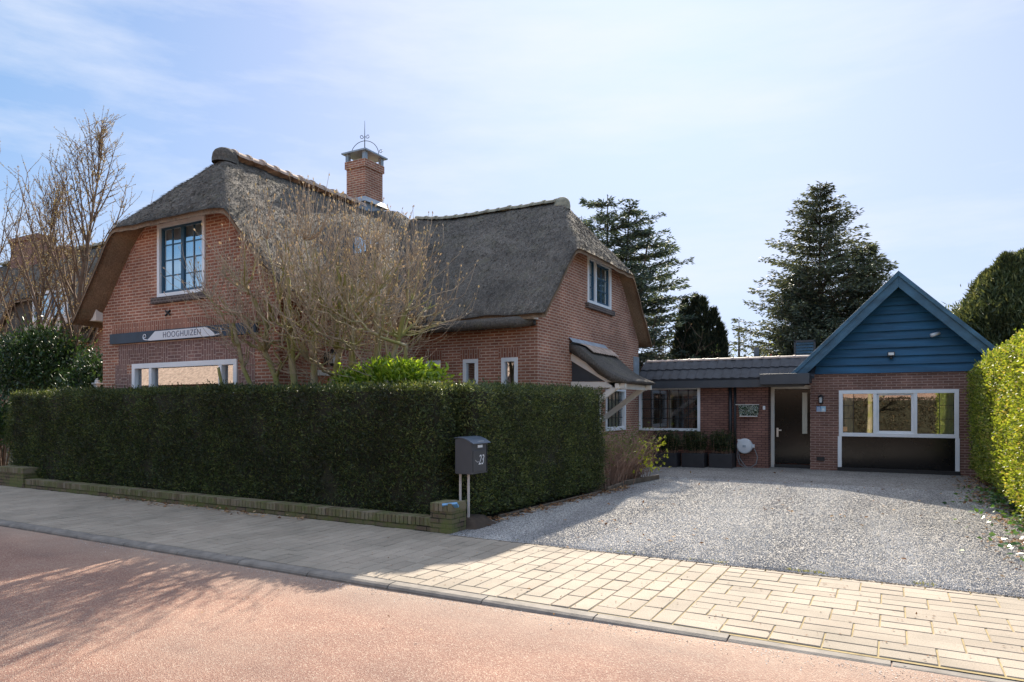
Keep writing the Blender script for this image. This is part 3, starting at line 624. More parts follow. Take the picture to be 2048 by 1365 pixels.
# name board
nb = MB(); nb.box(-14.59, -10.08, .0, .06, 2.95, 3.165, T); nbo = nb.build('name_board', M['blue'], house, bevel=.004)
nbo.data.materials[0] = simple('dark slate blue board', (.022, .045, .075), .4, .4, 1.6, .1, spec=.3)
px0, px1 = PY(294, 670, YG - .07)[0], PY(434, 660, YG - .07)[0]
pl = [(px0, 2.975), (px0 + .10, 2.965), (px1 - .12, 2.965), (px1 - .02, 2.975), (px1 - .30, 3.145), (px0 + .26, 3.145)]
b = MB(); b.prism(pl, T, .0605, .068); b.build('name_plaque', M['sticker'], nbo)
for sg, cx in ((-1, px0), (1, px1)):
    pts_ = []
    for i in range(22):
        a = -math.pi / 2 + i * .36; r_ = .062 * (1 - i / 30); pts_.append(T(cx + sg * (.075 - .0 * i) + sg * math.cos(a) * r_ * -1 * -1, .068, 3.055 + math.sin(a) * r_))
    pts_ = [T(cx - sg * .02, .068, 2.985), T(cx + sg * .03, .068, 2.985)] + pts_
    b = MB(); b.tube(pts_, [.013] * 2 + [.013 - .0003 * i for i in range(22)], 5); b.build('scroll', M['sticker'], nbo)
def text_mesh(s, size, shear=0, ext=.002, bold=0, sp=1.0):
    c = bpy.data.curves.new('txt', 'FONT'); c.body = s; c.size = size; c.shear = shear; c.extrude = ext; c.offset = bold; c.align_x = 'CENTER'; c.align_y = 'CENTER'; c.space_character = sp
    o = bpy.data.objects.new('txt', c); col.objects.link(o); dg = bpy.context.evaluated_depsgraph_get(); me = bpy.data.meshes.new_from_object(o.evaluated_get(dg)); bpy.data.objects.remove(o); return me
def put_text(name, me, mw, m, parent, xs=1.0):
    O = origin_of(parent); me.transform(Matrix.Diagonal((xs, 1, 1, 1))); me.transform(Matrix.Translation(-O) @ mw); me.materials.clear(); me.materials.append(m)
    o = bpy.data.objects.new(name, me); col.objects.link(o); o.parent = parent; return o
RY = Matrix.Rotation(R(90), 4, 'X'); RXp = Matrix.Rotation(R(90), 4, 'Z') @ Matrix.Rotation(R(90), 4, 'X')
put_text('lettering', text_mesh('HOOGHUIZEN', .165, sp=1.12, bold=-.0015), Matrix.Translation((PY(363, 670, YG - .07)[0], YG - .071, 3.055)) @ RY, M['ink'], nbo, .98)
# wall tie rose
b = MB(); b.tube([T(-12.75, .02, 3.55), T(-12.6, .02, 3.45)], .018, 5); b.tube([T(-12.6, .02, 3.55), T(-12.75, .02, 3.45)], .018, 5); b.build('wall_anchor', M['black'], house)
# white boxed eave ends under the verges
def boxend(T_, pts, nm='eave_box'):
    b = MB(); b.prism(pts, T_, -.5, .12); b.build(nm, M['cream'], house)
boxend(TY(8.6), [(-15.22, 3.48), (XM0 - .005, 3.48), (XM0 - .005, 3.85)]); boxend(TX(XW - .05), [(YW1 + .005, 3.55), (YW1 + .22, 3.55), (YW1 + .005, 3.95)]); boxend(TX(XW - .1), [(YW0 - .22, 3.42), (YW0 - .005, 3.42), (YW0 - .005, 3.72)])
# ridge tiles
def ridge(parent, a, b_, mat_, r_=.15, pitch=.34, name='ridge_tiles', zf=None, n=9):
    a = Vector(a); b_ = Vector(b_); L_ = (b_ - a).length; d = (b_ - a) / L_; side = d.cross(Vector((0, 0, 1))).normalized(); mb = MB(); k = int(L_ / pitch)
    for i in range(k):
        p0 = a + d * (i * pitch); p1 = a + d * ((i + 1) * pitch + .03); j = random.uniform(-.012, .012)
        if zf: p0.z = zf(p0.x, p0.y) + .0; p1.z = zf(p1.x, p1.y) + .0
        R0, R1 = r_ * 1.12, r_ * .92; ring = []
        for p, rr in ((p0, R0), (p0 + d * .05, R0 * 1.02), (p0 + d * .08, r_ * .98), (p1, R1)):
            for q in range(n): t_ = math.pi * (q / (n - 1)); ring.append(p + side * (math.cos(t_) * rr + j) + Vector((0, 0, math.sin(t_) * rr * .8 - .05)))
        fs = [[s_ * n + q, s_ * n + q + 1, (s_ + 1) * n + q + 1, (s_ + 1) * n + q] for s_ in range(3) for q in range(n - 1)] + [list(range(n))]
        mb.add(ring, fs)
    return mb.build(name, mat_, parent, smooth=False)
ridge(house, (XR, 9.75, 0), (XR, 13.95, 0), M['terracotta'], r_=.185, pitch=.37, zf=lambda x, y: top_main(x, y) + .06)
ridge(house, (XR, 16.2, 0), (XR, 17.6, 0), M['terracotta'], zf=lambda x, y: top_main(x, y) + .03)
ridge(house, (-7.45, YR, 0), (-12.0, YR, 0), M['lichen_tile'], r_=.135, zf=lambda x, y: top_wing(x, y) + .02)
# thatch knobs closing the ridges
for (cx, cy, cz, rx, ry) in ((XR, 9.62, top_main(XR, 9.62) - .01, .24, .28), (-7.34, YR, top_wing(-7.34, YR) - .08, .24, .17)):
    b = MB(); b.lathe((0, 0, 0), [(1, -.6), (1, -.2), (.93, .3), (.78, .62), (.5, .86), (.2, .98), (.01, 1)], 20)
    b.v = [(cx + x * rx * (1 + .05 * nz(x, y, 3)), cy + y * ry, cz + z * .21) for x, y, z in b.v]; b.build('ridge_knob', M['lichen_tile'] if cx > -9 else M['thatch'], house, smooth=True)
# chimney
b = MB(); cx0, cx1, cy0, cy1 = -12.92, -12.27, 14.0, 14.72
b.box(cx0, cx1, cy0, cy1, 6.3, 8.05); b.box(cx0 - .035, cx1 + .035, cy0 - .035, cy1 + .035, 8.05, 8.25); ch = b.build('chimney', M['brick'], house)
b = MB(); b.box(cx0 - .02, cx1 + .02, cy0 - .02, cy1 + .02, 6.4, 7.22)
for (a, c, d, e) in ((cx0 - .12, cy0 - .14, cx1 + .12, cy1 + .14),):
    b.add([(a, c, 7.08), (d, c, 7.08), (d, e, 7.08), (a, e, 7.08), (cx0 - .03, cy0 - .03, 7.24), (cx1 + .03, cy0 - .03, 7.24), (cx1 + .03, cy1 + .03, 7.24), (cx0 - .03, cy1 + .03, 7.24)], [[0, 1, 5, 4], [1, 2, 6, 5], [2, 3, 7, 6], [3, 0, 4, 7], [0, 3, 2, 1], [4, 5, 6, 7]])
b.build('flashing', M['lead'], ch)
for x in (cx0 + .03, cx1 - .03):
    for y in (cy0 + .03, cy1 - .03): b = MB(); b.box(x - .05, x + .05, y - .05, y + .05, 8.25, 8.47); b.build('cap_post', M['lead'], ch)
mx_, my_ = (cx0 + cx1) / 2, (cy0 + cy1) / 2
b = MB(); a = .10; e = [(cx0 - a, cy0 - a), (cx1 + a, cy0 - a), (cx1 + a, cy1 + a), (cx0 - a, cy1 + a)]
b.add([(x, y, 8.45) for x, y in e] + [(x, y, 8.49) for x, y in e] + [(mx_, my_, 8.62)], [[0, 3, 2, 1], [0, 1, 5, 4], [1, 2, 6, 5], [2, 3, 7, 6], [3, 0, 4, 7], [4, 5, 8], [5, 6, 8], [6, 7, 8], [7, 4, 8]]); b.build('chimney_cap', M['lead'], ch)
b = MB(); b.tube([(mx_, my_, 8.6), (mx_, my_, 8.95), (mx_, my_, 9.45)], [.014, .011, .004], 6)
dgl = Vector((cx1 - cx0 + .2, cy1 - cy0 + .2, 0)).normalized()
dgl = Vector((1, .35, 0)).normalized()
for sg in (-1, 1):
    q = []
    for i in range(15):
        t_ = i / 14 * math.pi / 2; q.append(Vector((mx_, my_, 8.50)) + dgl * sg * (.40 * math.cos(t_)) + Vector((0, 0, .40 * math.sin(t_))))
    b.tube(q, .009, 5)
    for (ox, oz, rr, st, wd_) in ((.085, 9.02, .06, math.pi, 1), (.46, 8.58, .055, 0, 1)):
        b.tube([Vector((mx_, my_, oz)) + dgl * sg * (ox + math.cos(st + k_ * .45) * rr * (1 - k_ / 26)) + Vector((0, 0, math.sin(st + k_ * .45) * rr * (1 - k_ / 26))) for k_ in range(16)], .008, 5)
b.build('finial', M['black'], ch)
# eyebrow dormer window on the drive side
ed = MB(); ed.box(-9.98, -9.90, DY - .42, DY + .42, 4.78, 5.28); eo = ed.build('dormer_window', M['blue'], house, bevel=.01)
for sg in (-1, 1):
    g = MB(); g.box(-9.899, -9.893, DY + sg * .21 - .17, DY + sg * .21 + .17, 4.84, 5.23); g.build('pane', M['glass_blue'], eo)
# canopy over the wing door
def canopy():
    y0, y1 = 14.16, 16.25; b = MB(); n = 22; prof = [(0, 3.06), (.22, 2.98), (.42, 2.82), (.75, 2.52), (1.05, 2.33), (1.30, 2.24), (1.36, 2.19), (1.30, 2.14), (1.0, 2.18), (.7, 2.36), (.4, 2.62), (.0, 2.88)]; m_ = len(prof); P = []
    for i in range(n + 1):
        y = y0 + (y1 - y0) * i / n
        for k_, (w_, z) in enumerate(prof): P.append((XW + w_ + .012 * noise.noise(Vector((w_ * 9, y * 5, 1))), y, z + .02 * noise.noise(Vector((w_ * 5, y * 4, 7)))))
    b.add(P, [[i * m_ + k_, (i + 1) * m_ + k_, (i + 1) * m_ + (k_ + 1) % m_, i * m_ + (k_ + 1) % m_] for i in range(n) for k_ in range(m_)] + [list(range(m_)), [n * m_ + k_ for k_ in range(m_)][::-1]])
    c = b.build('canopy', M['thatch'], house, smooth=True)
    b = MB()                                       # tile course with curved ribs below the lead strip
    for i in range(11):
        y = 14.55 + i * .155; b.add([(XW + w_ , y + a * .15 , z + (.022 if k_ == 1 else 0)) for (w_, z) in ((.03, 3.10), (.25, 3.02), (.45, 2.86)) for k_, a in enumerate((0, .5, 1))], [[0, 1, 4, 3], [1, 2, 5, 4], [3, 4, 7, 6], [4, 5, 8, 7]])
    b.build('canopy_tiles', M['terracotta'], c)
    b = MB(); b.add([(XW + .002, y0 - .02, 3.2), (XW + .002, y1 + .1, 3.2), (XW + .10, y1 + .1, 3.09), (XW + .10, y0 - .02, 3.09), (XW + .002, y0 - .02, 3.05), (XW + .002, y1 + .1, 3.05)], [[0, 1, 2, 3], [3, 2, 5, 4]]); b.build('lead_strip', M['lead'], c)
    b = MB()
    for y in (14.29, 16.10):
        b.bar((XW, y, 2.80), (XW + 1.18, y, 2.10), .08, .22); b.bar((XW, y, 2.13), (XW + 1.3, y, 2.10), .08, .13); b.bar((XW + .03, y, 1.30), (XW + 1.08, y, 2.06), .08, .12)
    b.bar((XW + 1.12, 14.2, 2.08), (XW + 1.12, 16.2, 2.08), .09, .12); b.build('canopy_frame', M['cream'], c, bevel=.006)
    b = MB(); b.prism([(XW, 2.2), (XW + .85, 2.2), (XW, 2.72)], lambda u, w_, z: (u, w_, z), 14.31, 14.34); b.build('gable_board', M['anthracite'], c)
canopy()
# corner downpipe and lead apron where the low roof meets the wing
b = MB(); b.box(XW, XW + .03, 18.55, YW1 - .02, 2.45, 3.05); b.build('flashing', M['lead'], house)

# lantern beside the arched door, security lamp
def lantern(name, x, y, z, label, s=1.0, face='X'):
    o = empty(name, (x, y, z - .2), label, 'wall lamp'); b = MB()
    if face == 'X':
        b.box(x, x + .02 * s, y - .06 * s, y + .06 * s, z - .1 * s, z + .1 * s); cx, cy = x + .13 * s, y
    else: b.box(x - .05 * s, x + .05 * s, y - .02 * s, y, z - .12 * s, z + .12 * s); cx, cy = x, y - .1 * s
    b.lathe((cx, cy, z), [(.01, .16 * s), (.09 * s, .1 * s), (.095 * s, .085 * s), (.07 * s, .08 * s)], 8); b.lathe((cx, cy, z), [(.06 * s, -.1 * s), (.065 * s, -.085 * s), (.02 * s, -.13 * s)], 8)
    for k_ in range(4):
        a = math.pi / 4 + k_ * math.pi / 2; b.bar((cx + math.cos(a) * .06 * s, cy + math.sin(a) * .06 * s, z - .09 * s), (cx + math.cos(a) * .075 * s, cy + math.sin(a) * .075 * s, z + .09 * s), .012, .012)
    b.build('bracket', M['black'], o); g = MB(); g.lathe((cx, cy, z), [(.048 * s, -.085 * s), (.06 * s, .08 * s)], 8); g.build('lamp_glass', M['lampglass'], o); return o
lantern('wall_lantern', XM1, 9.8, 2.55, 'black lantern with glass sides above the orange arched door behind the magnolia', 1.15)

# ================================================================== link building and garage
YL = 19.0
link = empty('link_building', (-4.5, 20, 0), 'low brick link with dark pantile edge between thatched wing and blue gabled garage', 'building')
b = MB(); hw = (-6.37, -4.62, .95, 2.19)
wall_mb(b, TY(YL), [(XW, 0), (-2.88, 0), (-2.88, 2.3), (XW, 2.3)], [(hw[0] + .01, hw[1] - .01, hw[2] + .01, hw[3] - .01)])
b.box(-2.885, -2.843, YL + .006, 19.56, 0, 2.14); wall_mb(b, lambda u, w_, z: (u, 24 + w_, z), [(-6.3, 0), (-1.9, 0), (-1.9, 2.8), (-6.3, 2.8)], [(-6.1, -2.2, .4, 2.3)]); b.box(-1.9, -1.8, 19.6, 24, 0, 2.5); b.box(-6.5, -6.35, 19.1, 24, 0, 2.6)
b.build('wall', M['brick_link'], link)
window(link, TY(YL), *hw, [], fw=.075, gmat='glass', cols=6, rows=4, bar=.02, proud=.025)
b = MB(); b.box(-5.95, -5.85, 20.5, 20.6, 0, 2.4); b.box(-4.3, -4.15, 20.5, 20.6, 0, 2.4); b.box(-5.95, -4.15, 20.5, 20.6, 1.95, 2.1); b.box(-6.2, -2.9, 19.4, 19.7, .3, .42); b.build('inner_frame', M['cream'], link)
b = MB(); b.box(-6.36, -1.95, 18.72, 18.80, 2.14, 2.36); b.box(-6.36, -1.95, 18.80, 19.02, 2.16, 2.19); fa = b.build('fascia', M['anthracite'], link, bevel=.005)
b = MB(); b.box(-2.98, -1.80, 18.52, 18.74, 2.20, 2.47); b.box(-2.98, -1.80, 18.74, 19.5, 2.24, 2.44); b.build('door_canopy', M['anthracite'], link, bevel=.006)
# pantile band (two courses)
b = MB(); nx = 200; xs_ = np.linspace(-6.37, -1.7, nx)
for cidx in range(2):
    y0_, z0_ = 18.70 + cidx * .42, 2.37 + cidx * .29; y1_, z1_ = y0_ + .47, z0_ + .32; P = []
    for x in xs_:
        ph = (x / .235) % 1; o_ = .008 * math.sin(2 * math.pi * ph) + (.008 if ph < .12 else 0)
        for t_ in (0, .5, 1): P.append((x, y0_ + (y1_ - y0_) * t_ - o_ * .5, z0_ + (z1_ - z0_) * t_ + o_ + .03 * (1 - t_)))
        P.append((x, y0_ + .02, z0_ - .03))
    b.add(P, [[i * 4 + q, (i + 1) * 4 + q, (i + 1) * 4 + q + 1, i * 4 + q + 1] for i in range(nx - 1) for q in (0, 1)] + [[i * 4 + 3, (i + 1) * 4 + 3, (i + 1) * 4, i * 4] for i in range(nx - 1)])
b.build('roof_tiles', M['pantile'], link)
ridge(link, (-6.3, 19.58, 2.98), (-1.7, 19.58, 2.98), M['capping'], r_=.085, pitch=.40, name='ridge_capping')
b = MB(); b.box(-6.37, -1.5, 19.55, 24.1, 2.80, 2.90); b.build('flat_roof', M['anthracite'], link)
b = MB(); b.tube([(-3.80, 18.93, 2.2), (-3.80, 18.93, 0)], .045, 10); b.tube([(-3.68, 18.95, 2.2), (-3.68, 18.95, 0)], .035, 10); b.build('downpipe', M['black'], link, smooth=True)
b = MB(); b.tube([PY(1513, 720, 21)[:1] + (21, 2.7), PY(1513, 720, 21)[:1] + (21, 3.36)], .075, 12); b.build('flue_pipe', M['anthracite'], link, smooth=True)
# door recess
d0, d1 = -2.84, -1.83
b = MB(); b.box(d0, d0 + .09, 19.42, 19.52, 0, 2.20); b.box(d0 + .09, d1, 19.42, 19.52, 2.10, 2.20); fo = b.build('entrance_door', M['cream'], link, bevel=.005)
b = MB(); b.box(d0 + .09, d1, 19.47, 19.50, .12, 2.10); b.build('door_leaf', M['darkpanel'], fo, bevel=.004)
b = MB(); b.box(d0 + .09, d1, 19.40, 19.51, 0, .10); b.build('threshold', M['black'], fo)
b = MB(); b.box(-2.06, -1.94, 19.455, 19.468, .92, 2.0); b.build('door_glass', M['blind'], fo)
b = MB(); b.box(-2.70, -2.65, 19.45, 19.47, .82, 1.06); b.bar((-2.675, 19.42, 1.0), (-2.57, 19.42, 1.0), .03, .035); b.build('door_handle', M['steel'], fo, bevel=.004)
b = MB(); b.box(-2.84, -1.84, 19.52, 19.57, 0, 2.5); b.build('recess_wall', M['brick_link'], link)

gar = empty('garage', (.13, 21, 0), 'brown brick garage with blue boarded pointed gable and wide white window', 'garage')
GX, GW, YGR = .14, 1.98, 19.17
b = MB(); hg = (-1.17, 1.385, .88, 2.04); hp = (-1.19, 1.38, .03, .90)
wall_mb(b, TY(YGR), [(GX - GW, 0), (GX + GW, 0), (GX + GW, 2.5), (GX - GW, 2.5)], [(hg[0] + .01, hg[1] - .01, .03, hg[3] - .01)])
b.box(GX + GW - .1, GX + GW - .003, YGR + .01, 24.99, 0, 2.49); b.box(GX - GW + .003, GX - GW + .1, YGR + .01, 24.99, 0, 2.49); b.box(GX - GW, GX + GW, 25, 25.1, 0, 2.5); b.build('wall', M['brick_brown'], gar)
# shiplap boards: each board leans a little
b = MB(); z = 2.46; i = 0; apex = 4.50
while z < apex - .04:
    z1_ = min(z + .205, apex); hwid = lambda q: (4.62 - q) * 1.0
    a0, a1 = min(GW + .05, hwid(z)), min(GW + .05, hwid(z1_)); yb, yt = YGR - .06, YGR - .008
    b.add([(GX - a0, yb, z), (GX + a0, yb, z), (GX + a1, yt, z1_), (GX - a1, yt, z1_), (GX - a0, YGR + .05, z), (GX + a0, YGR + .05, z)], [[0, 1, 2, 3], [4, 5, 1, 0]]); z = z1_
b.build('siding', M['siding'], gar)
def slope_slab(b, sg, w0, w1, y0_, y1_, zap, halfw, dz):   # from apex down
    a = (GX, zap); e = (GX + sg * halfw, zap - halfw * 1.0)
    b.add([(GX, y0_, zap), (e[0], y0_, e[1]), (e[0], y1_, e[1]), (GX, y1_, zap), (GX, y0_, zap - dz), (e[0], y0_, e[1] - dz), (e[0], y1_, e[1] - dz), (GX, y1_, zap - dz)],
          [[0, 1, 2, 3], [4, 7, 6, 5], [0, 4, 5, 1], [1, 5, 6, 2], [2, 6, 7, 3], [3, 7, 4, 0]])
b = MB(); slope_slab(b, 1, 0, 0, 18.80, 25.2, 4.80, 2.45, .10); slope_slab(b, -1, 0, 0, 18.80, 25.2, 4.80, 2.45, .10); b.build('roof', M['pantile'], gar)
b = MB()
for sg in (1, -1): slope_slab(b, sg, 0, 0, 18.74, 18.795, 4.845, 2.48 if sg > 0 else 2.27, .36)
b.build('barge_board', M['bluegrey'], gar, bevel=.006)
b = MB()
for sg in (1, -1): slope_slab(b, sg, 0, 0, 18.70, 18.738, 4.875, 2.50, .13)
b.build('barge_trim', M['bluegrey'], gar, bevel=.006)
b = MB()
for sg in (1, -1): slope_slab(b, sg, 0, 0, 18.81, 19.16, 4.68, 2.35 if sg > 0 else 2.2, .02)
b.build('soffit', M['anthracite'], gar)
wg = window(gar, TY(YGR), *hg, [-.36, .50], fw=.09, sash=('white', [1]), gmat='glass_dark', proud=.03, curtain=[(-1.05, -.86, 'blind'), (1.0, 1.28, 'blind')], bottom=.09)
for (a, c) in ((-1.08, -.84), (1.0, 1.29)):
    b = MB()
    for z in (1.33, 1.66): b.box(a, c, YGR + .03, YGR + .045, z - .006, z + .006)
    b.box((c if a < 0 else a) - .006, (c if a < 0 else a) + .006, YGR + .03, YGR + .045, .97, 1.95)
    b.build('leaded_bar', M['black'], wg)
b = MB(); b.box(-1.075, -.98, YGR + .046, YGR + .049, 1.0, 1.12); b.build('window_sticker', simple('orange window sticker', (.62, .33, .14), .5, .15, 20, 0), wg)
for q0, q1 in ((-1.195, -1.105), (1.31, 1.40)): b = MB(); b.box(q0, q1, YGR - .03, YGR + .05, .10, .878); b.build('post', M['white'], gar, bevel=.004)
b = MB(); b.box(-1.104, 1.309, YGR + .0, YGR + .03, .10, .878); b.build('lower_panel', M['darkpanel'], gar)
b = MB(); b.box(-1.20, 1.41, YGR - .06, YGR + .06, 0.0, .098); b.build('plinth', M['black'], gar)
b = MB(); b.box(GX - GW + .2, GX + GW - .2, YGR + 2.5, YGR + 2.55, 0, 2.4); b.build('interior', M['room'], gar)
b = MB(); b.box(-1.69, -1.50, YGR - .012, YGR + .01, .24, .34); b.build('air_vent', M['black'], gar)
lantern('wall_lamp', -1.585, YGR, 1.80, 'small clear glass wall lamp beside the garage window over the blue signs', .85, 'Y')
# small blue signs (two plates)
b = MB(); b.box(-1.69, -1.585, YGR - .012, YGR, 1.50, 1.64); so_ = tag(b.build('warning_sign', M['bluesign']), 'dark blue half of the little double sign under the wall lamp', 'sign')
b = MB()
for k_ in range(3): b.box(-1.675, -1.61 + .01 * k_, YGR - .0145, YGR - .0125, 1.60 - k_ * .03, 1.612 - k_ * .03)
b.box(-1.685, -1.59, YGR - .0145, YGR - .0125, 1.505, 1.52); b.build('white_print', M['sticker'], so_)
b = MB(); b.box(-1.583, -1.475, YGR - .012, YGR, 1.50, 1.64); s2 = tag(b.build('house_sign', M['lightblue']), 'pale blue half of the little double sign beside the garage window', 'sign')
b = MB(); b.lathe((-1.53, YGR - .0135, 1.56), [(.028, -.001), (.028, .001)], 14, 'y'); b.box(-1.57, -1.49, YGR - .0145, YGR - .0125, 1.505, 1.52); b.build('white_print', M['sticker'], s2)
# floodlight
fl = empty('floodlight', (-.01, YGR - .05, 2.9), 'small black floodlight in the middle of the blue boarded gable', 'floodlight')
b = MB(); b.box(-.09, .07, YGR - .11, YGR - .05, 2.86, 2.97); b.bar((-.01, YGR - .05, 2.88), (-.01, YGR - .02, 2.86), .03, .1); b.lathe((-.01, YGR - .08, 2.82), [(.03, -.03), (.035, 0), (.02, .03)], 10); b.build('housing', M['black'], fl, bevel=.006)
b = MB(); b.box(-.07, .05, YGR - .116, YGR - .111, 2.885, 2.95); b.build('lens', M['lampglass'], fl)
cc = empty('security_camera', (.92, YGR - .05, 3.3), 'small white security camera high on the right of the blue gable', 'camera')
b = MB(); b.tube([(1.0, YGR - .02, 3.37), (.97, YGR - .12, 3.35)], .018, 8); b.build('bracket', M['hosegrey'], cc)
b = MB(); b.tube([(.98, YGR - .1, 3.37), (.82, YGR - .26, 3.31)], .042, 12); b.build('camera_body', M['hosegrey'], cc, smooth=True)
# doorbell, wall trough, hose reel
db = MB(); db.box(-2.975, -2.915, YL - .02, YL, 1.55, 1.65); d_ = tag(db.build('doorbell', M['white'], bevel=.004), 'little white doorbell on the brick beside the black entrance door', 'doorbell')
b = MB(); b.box(-2.958, -2.932, YL - .024, YL - .0205, 1.585, 1.61); b.build('bell_button', M['hosegrey'], d_)
wt = empty('wall_planter', (-3.34, YL - .06, 1.5), 'flat wall tray filled with tiny green and white leaves left of the doorbell', 'wall planter')
b = MB(); q = [(-3.60, 1.68), (-3.06, 1.68), (-3.10, 1.39), (-3.56, 1.39)]
b.prism(q, TY(YL), .0, .05); b.build('tray', M['anthracite'], wt)
b = MB(); b.box(-3.56, -3.10, YL - .09, YL - .05, 1.365, 1.385); b.box(-3.66, -3.06, YL - .09, YL - .05, 1.675, 1.69); b.build('rim', M['cream'], wt)
n = 900; u = rng.uniform(-3.57, -3.09, n); z = rng.uniform(1.40, 1.67, n); P = np.column_stack([u, np.full(n, YL - .055) - rng.random(n) * .03, z]); A = rng.normal(size=(n, 3)); V, F = leaves(P, A, .03, .022, np.tile([0, -1., .3], (n, 1)) + rng.normal(size=(n, 3)) * .6)
M['varieg'] = leafmat('white and green trailing leaf', [(0, (.02, .06, .015)), (.5, (.06, .12, .04)), (.56, (.55, .6, .5)), (1, (.75, .78, .72))], .1)
np_mesh('foliage', V, F, M['varieg'], wt, rng.random(n))
hr = empty('hose_reel', (-3.42, YL - .1, .58), 'round light grey wall hose reel with hanging dark hose', 'hose reel')
b = MB(); b.lathe((-3.42, YL - .02, .58), [(.17, -.01), (.20, -.03), (.205, -.10), (.18, -.14), (.06, -.155), (.055, -.16)], 28, 'y'); b.box(-3.60, -3.54, YL - .12, YL - .03, .70, .76); b.box(-3.25, -3.17, YL - .11, YL - .05, .545, .63); b.build('reel_cover', M['hosegrey'], hr, smooth=False)
b = MB(); b.box(-3.46, -3.38, YL - .185, YL - .175, .55, .61); b.build('badge', M['lead'], hr)
b = MB(); b.tube([(-3.60, YL - .08, .5), (-3.62, YL - .10, .30), (-3.55, YL - .12, .10), (-3.42, YL - .16, .03), (-3.25, YL - .18, .03), (-3.12, YL - .16, .12), (-3.09, YL - .12, .30), (-3.15, YL - .09, .46), (-3.2, YL - .08, .55)], .012, 6)
b.tube([(-3.60, YL - .06, .48), (-3.55, YL - .1, .25), (-3.42, YL - .15, .08), (-3.35, YL - .2, .03)], .012, 6); b.build('hose', M['hose'], hr, smooth=True)
# roof screen
rs = empty('roof_screen', (-2.15, 21, 3), 'grey slatted box screen standing on the flat roof before the spruce', 'screen'); x0_, _z = PY(1588, 700, 21); x1_, _z2 = PY(1631, 700, 21)
b = MB(); b.box(x0_, x0_ + .05, 20.97, 21.03, 2.9, 3.5); b.box(x1_ - .05, x1_, 20.97, 21.03, 2.9, 3.5); b.box(x0_, x1_, 20.97, 21.03, 3.47, 3.52); b.build('frame', M['anthracite'], rs)
b = MB()
for k_ in range(6): b.box(x0_ + .05, x1_ - .05, 20.985, 21.015, 2.98 + k_ * .083, 3.045 + k_ * .083)
b.build('slats', M['bluegrey'], rs)

# planters with bamboo-like plants
M['bamboo'] = leafmat('dark bamboo leaf', [(0, (.012, .022, .008)), (.6, (.03, .05, .016)), (1, (.10, .11, .03))], .25, .5)
plx = [(-5.62, -5.02, 18.05), (-4.94, -4.34, 18.25), (-4.26, -3.66, 18.45)]
for i, (a, c, y) in enumerate(plx):
    wh = ['leftmost, half hidden by the yellow budding shrub', 'in the middle of the row under the barred window', 'rightmost, next to the hose reel'][i]
    b = MB(); b.box(a, c, y, y + .45, 0, .38); o = tag(b.build('planter', M['planter'], bevel=.01), 'low square black planter, ' + wh, 'planter', 'black planters along the link wall')
    b = MB(); b.box(a + .03, c - .03, y + .03, y + .42, .30, .384); b.build('soil', M['soil'], o)
    po = empty('bamboo_plant', ((a + c) / 2, y + .22, .38), 'dense dark narrow-leaved plant in the planter ' + ['hidden partly by the budding shrub', 'in the middle of the row', 'beside the hose reel'][i], 'plant', 'plants in the black planters')
    st = MB(); P = []; A = []
    for k_ in range(70):
        x, yy = random.uniform(a + .05, c - .05), random.uniform(y + .05, y + .40); h_ = random.uniform(.35, .62); dx, dy = random.uniform(-.12, .12), random.uniform(-.15, .1)
        st.tube([(x, yy, .38), (x + dx * .5, yy + dy * .5, .38 + h_ * .6), (x + dx, yy + dy, .38 + h_)], [.005, .004, .002], 4, False)
        for q in range(44):
            t_ = random.uniform(.25, 1.05); P.append((x + dx * t_, yy + dy * t_, .38 + h_ * t_)); an = random.uniform(0, 6.28); A.append((math.cos(an), math.sin(an) - .3, random.uniform(-.9, .3)))
    st.build('stem', M['shrubtwig'], po); V, F = leaves(np.array(P), np.array(A), rng.uniform(.08, .15, len(P)), .018); np_mesh('leaves', V, F, M['bamboo'], po, rng.random(len(F)))

# ================================================================== garden walls
def soldier_wall(name, x0, x1, y0, y1, h, label, cat_, group=None):
    o = empty(name, ((x0 + x1) / 2, (y0 + y1) / 2, 0), label, cat_, group); b = MB(); b.box(x0, x1, y0, y1, -.05, h - .105); b.build('brick_base', M['brick_moss'], o)
    V = []; F = []; rn = []; x = x0; mb = MB()
    while x < x1 - .03:
        j = random.uniform(-.004, .004); mb.box(x + .004, min(x + .062, x1), y0 - .012 + j, y1 + .012 + j, h - .105, h + random.uniform(-.003, .003)); x += .0665
    mb.build('coping', M['coping'], o, bevel=.005); return o
m, t, b, l = newmat('mossy coping brick'); g_ = N(t, 'ShaderNodeNewGeometry'); r = ramp(t, [(0, (.12, .085, .05)), (.5, (.19, .15, .09)), (1, (.25, .20, .14))]); l(g_.outputs['Random Per Island'], r.inputs[0]); n = noise_tex(t, coords(t), 4.5, 6, .7); r2 = ramp(t, [(.42, (0, 0, 0)), (.62, (1, 1, 1))]); l(n.outputs[0], r2.inputs[0]); c = mixc(t, r2.outputs[0], r.outputs[0], (.13, .14, .045)); l(c, b.inputs['Base Color']); b.inputs['Roughness'].default_value = .9; n2 = noise_tex(t, coords(t), 60, 4); bump(t, n2.outputs[0], .6, .008, b); M['coping'] = m
soldier_wall('garden_wall', -15.15, -5.20, 7.2, 7.40, .175, 'long low mossy brick wall with upright coping along the pavement', 'low wall')
soldier_wall('brick_pillar', -5.19, -4.86, 7.17, 7.50, .385, 'squat mossy brick pillar ending the low wall at the driveway', 'pillar')
soldier_wall('brick_pillar', -16.2, -15.16, 7.17, 7.50, .39, 'wide brick pillar at the far left end of the low wall', 'pillar')
b = MB(); b.v = []; b.box(-.10, .10, -.045, .045, 0, .03)
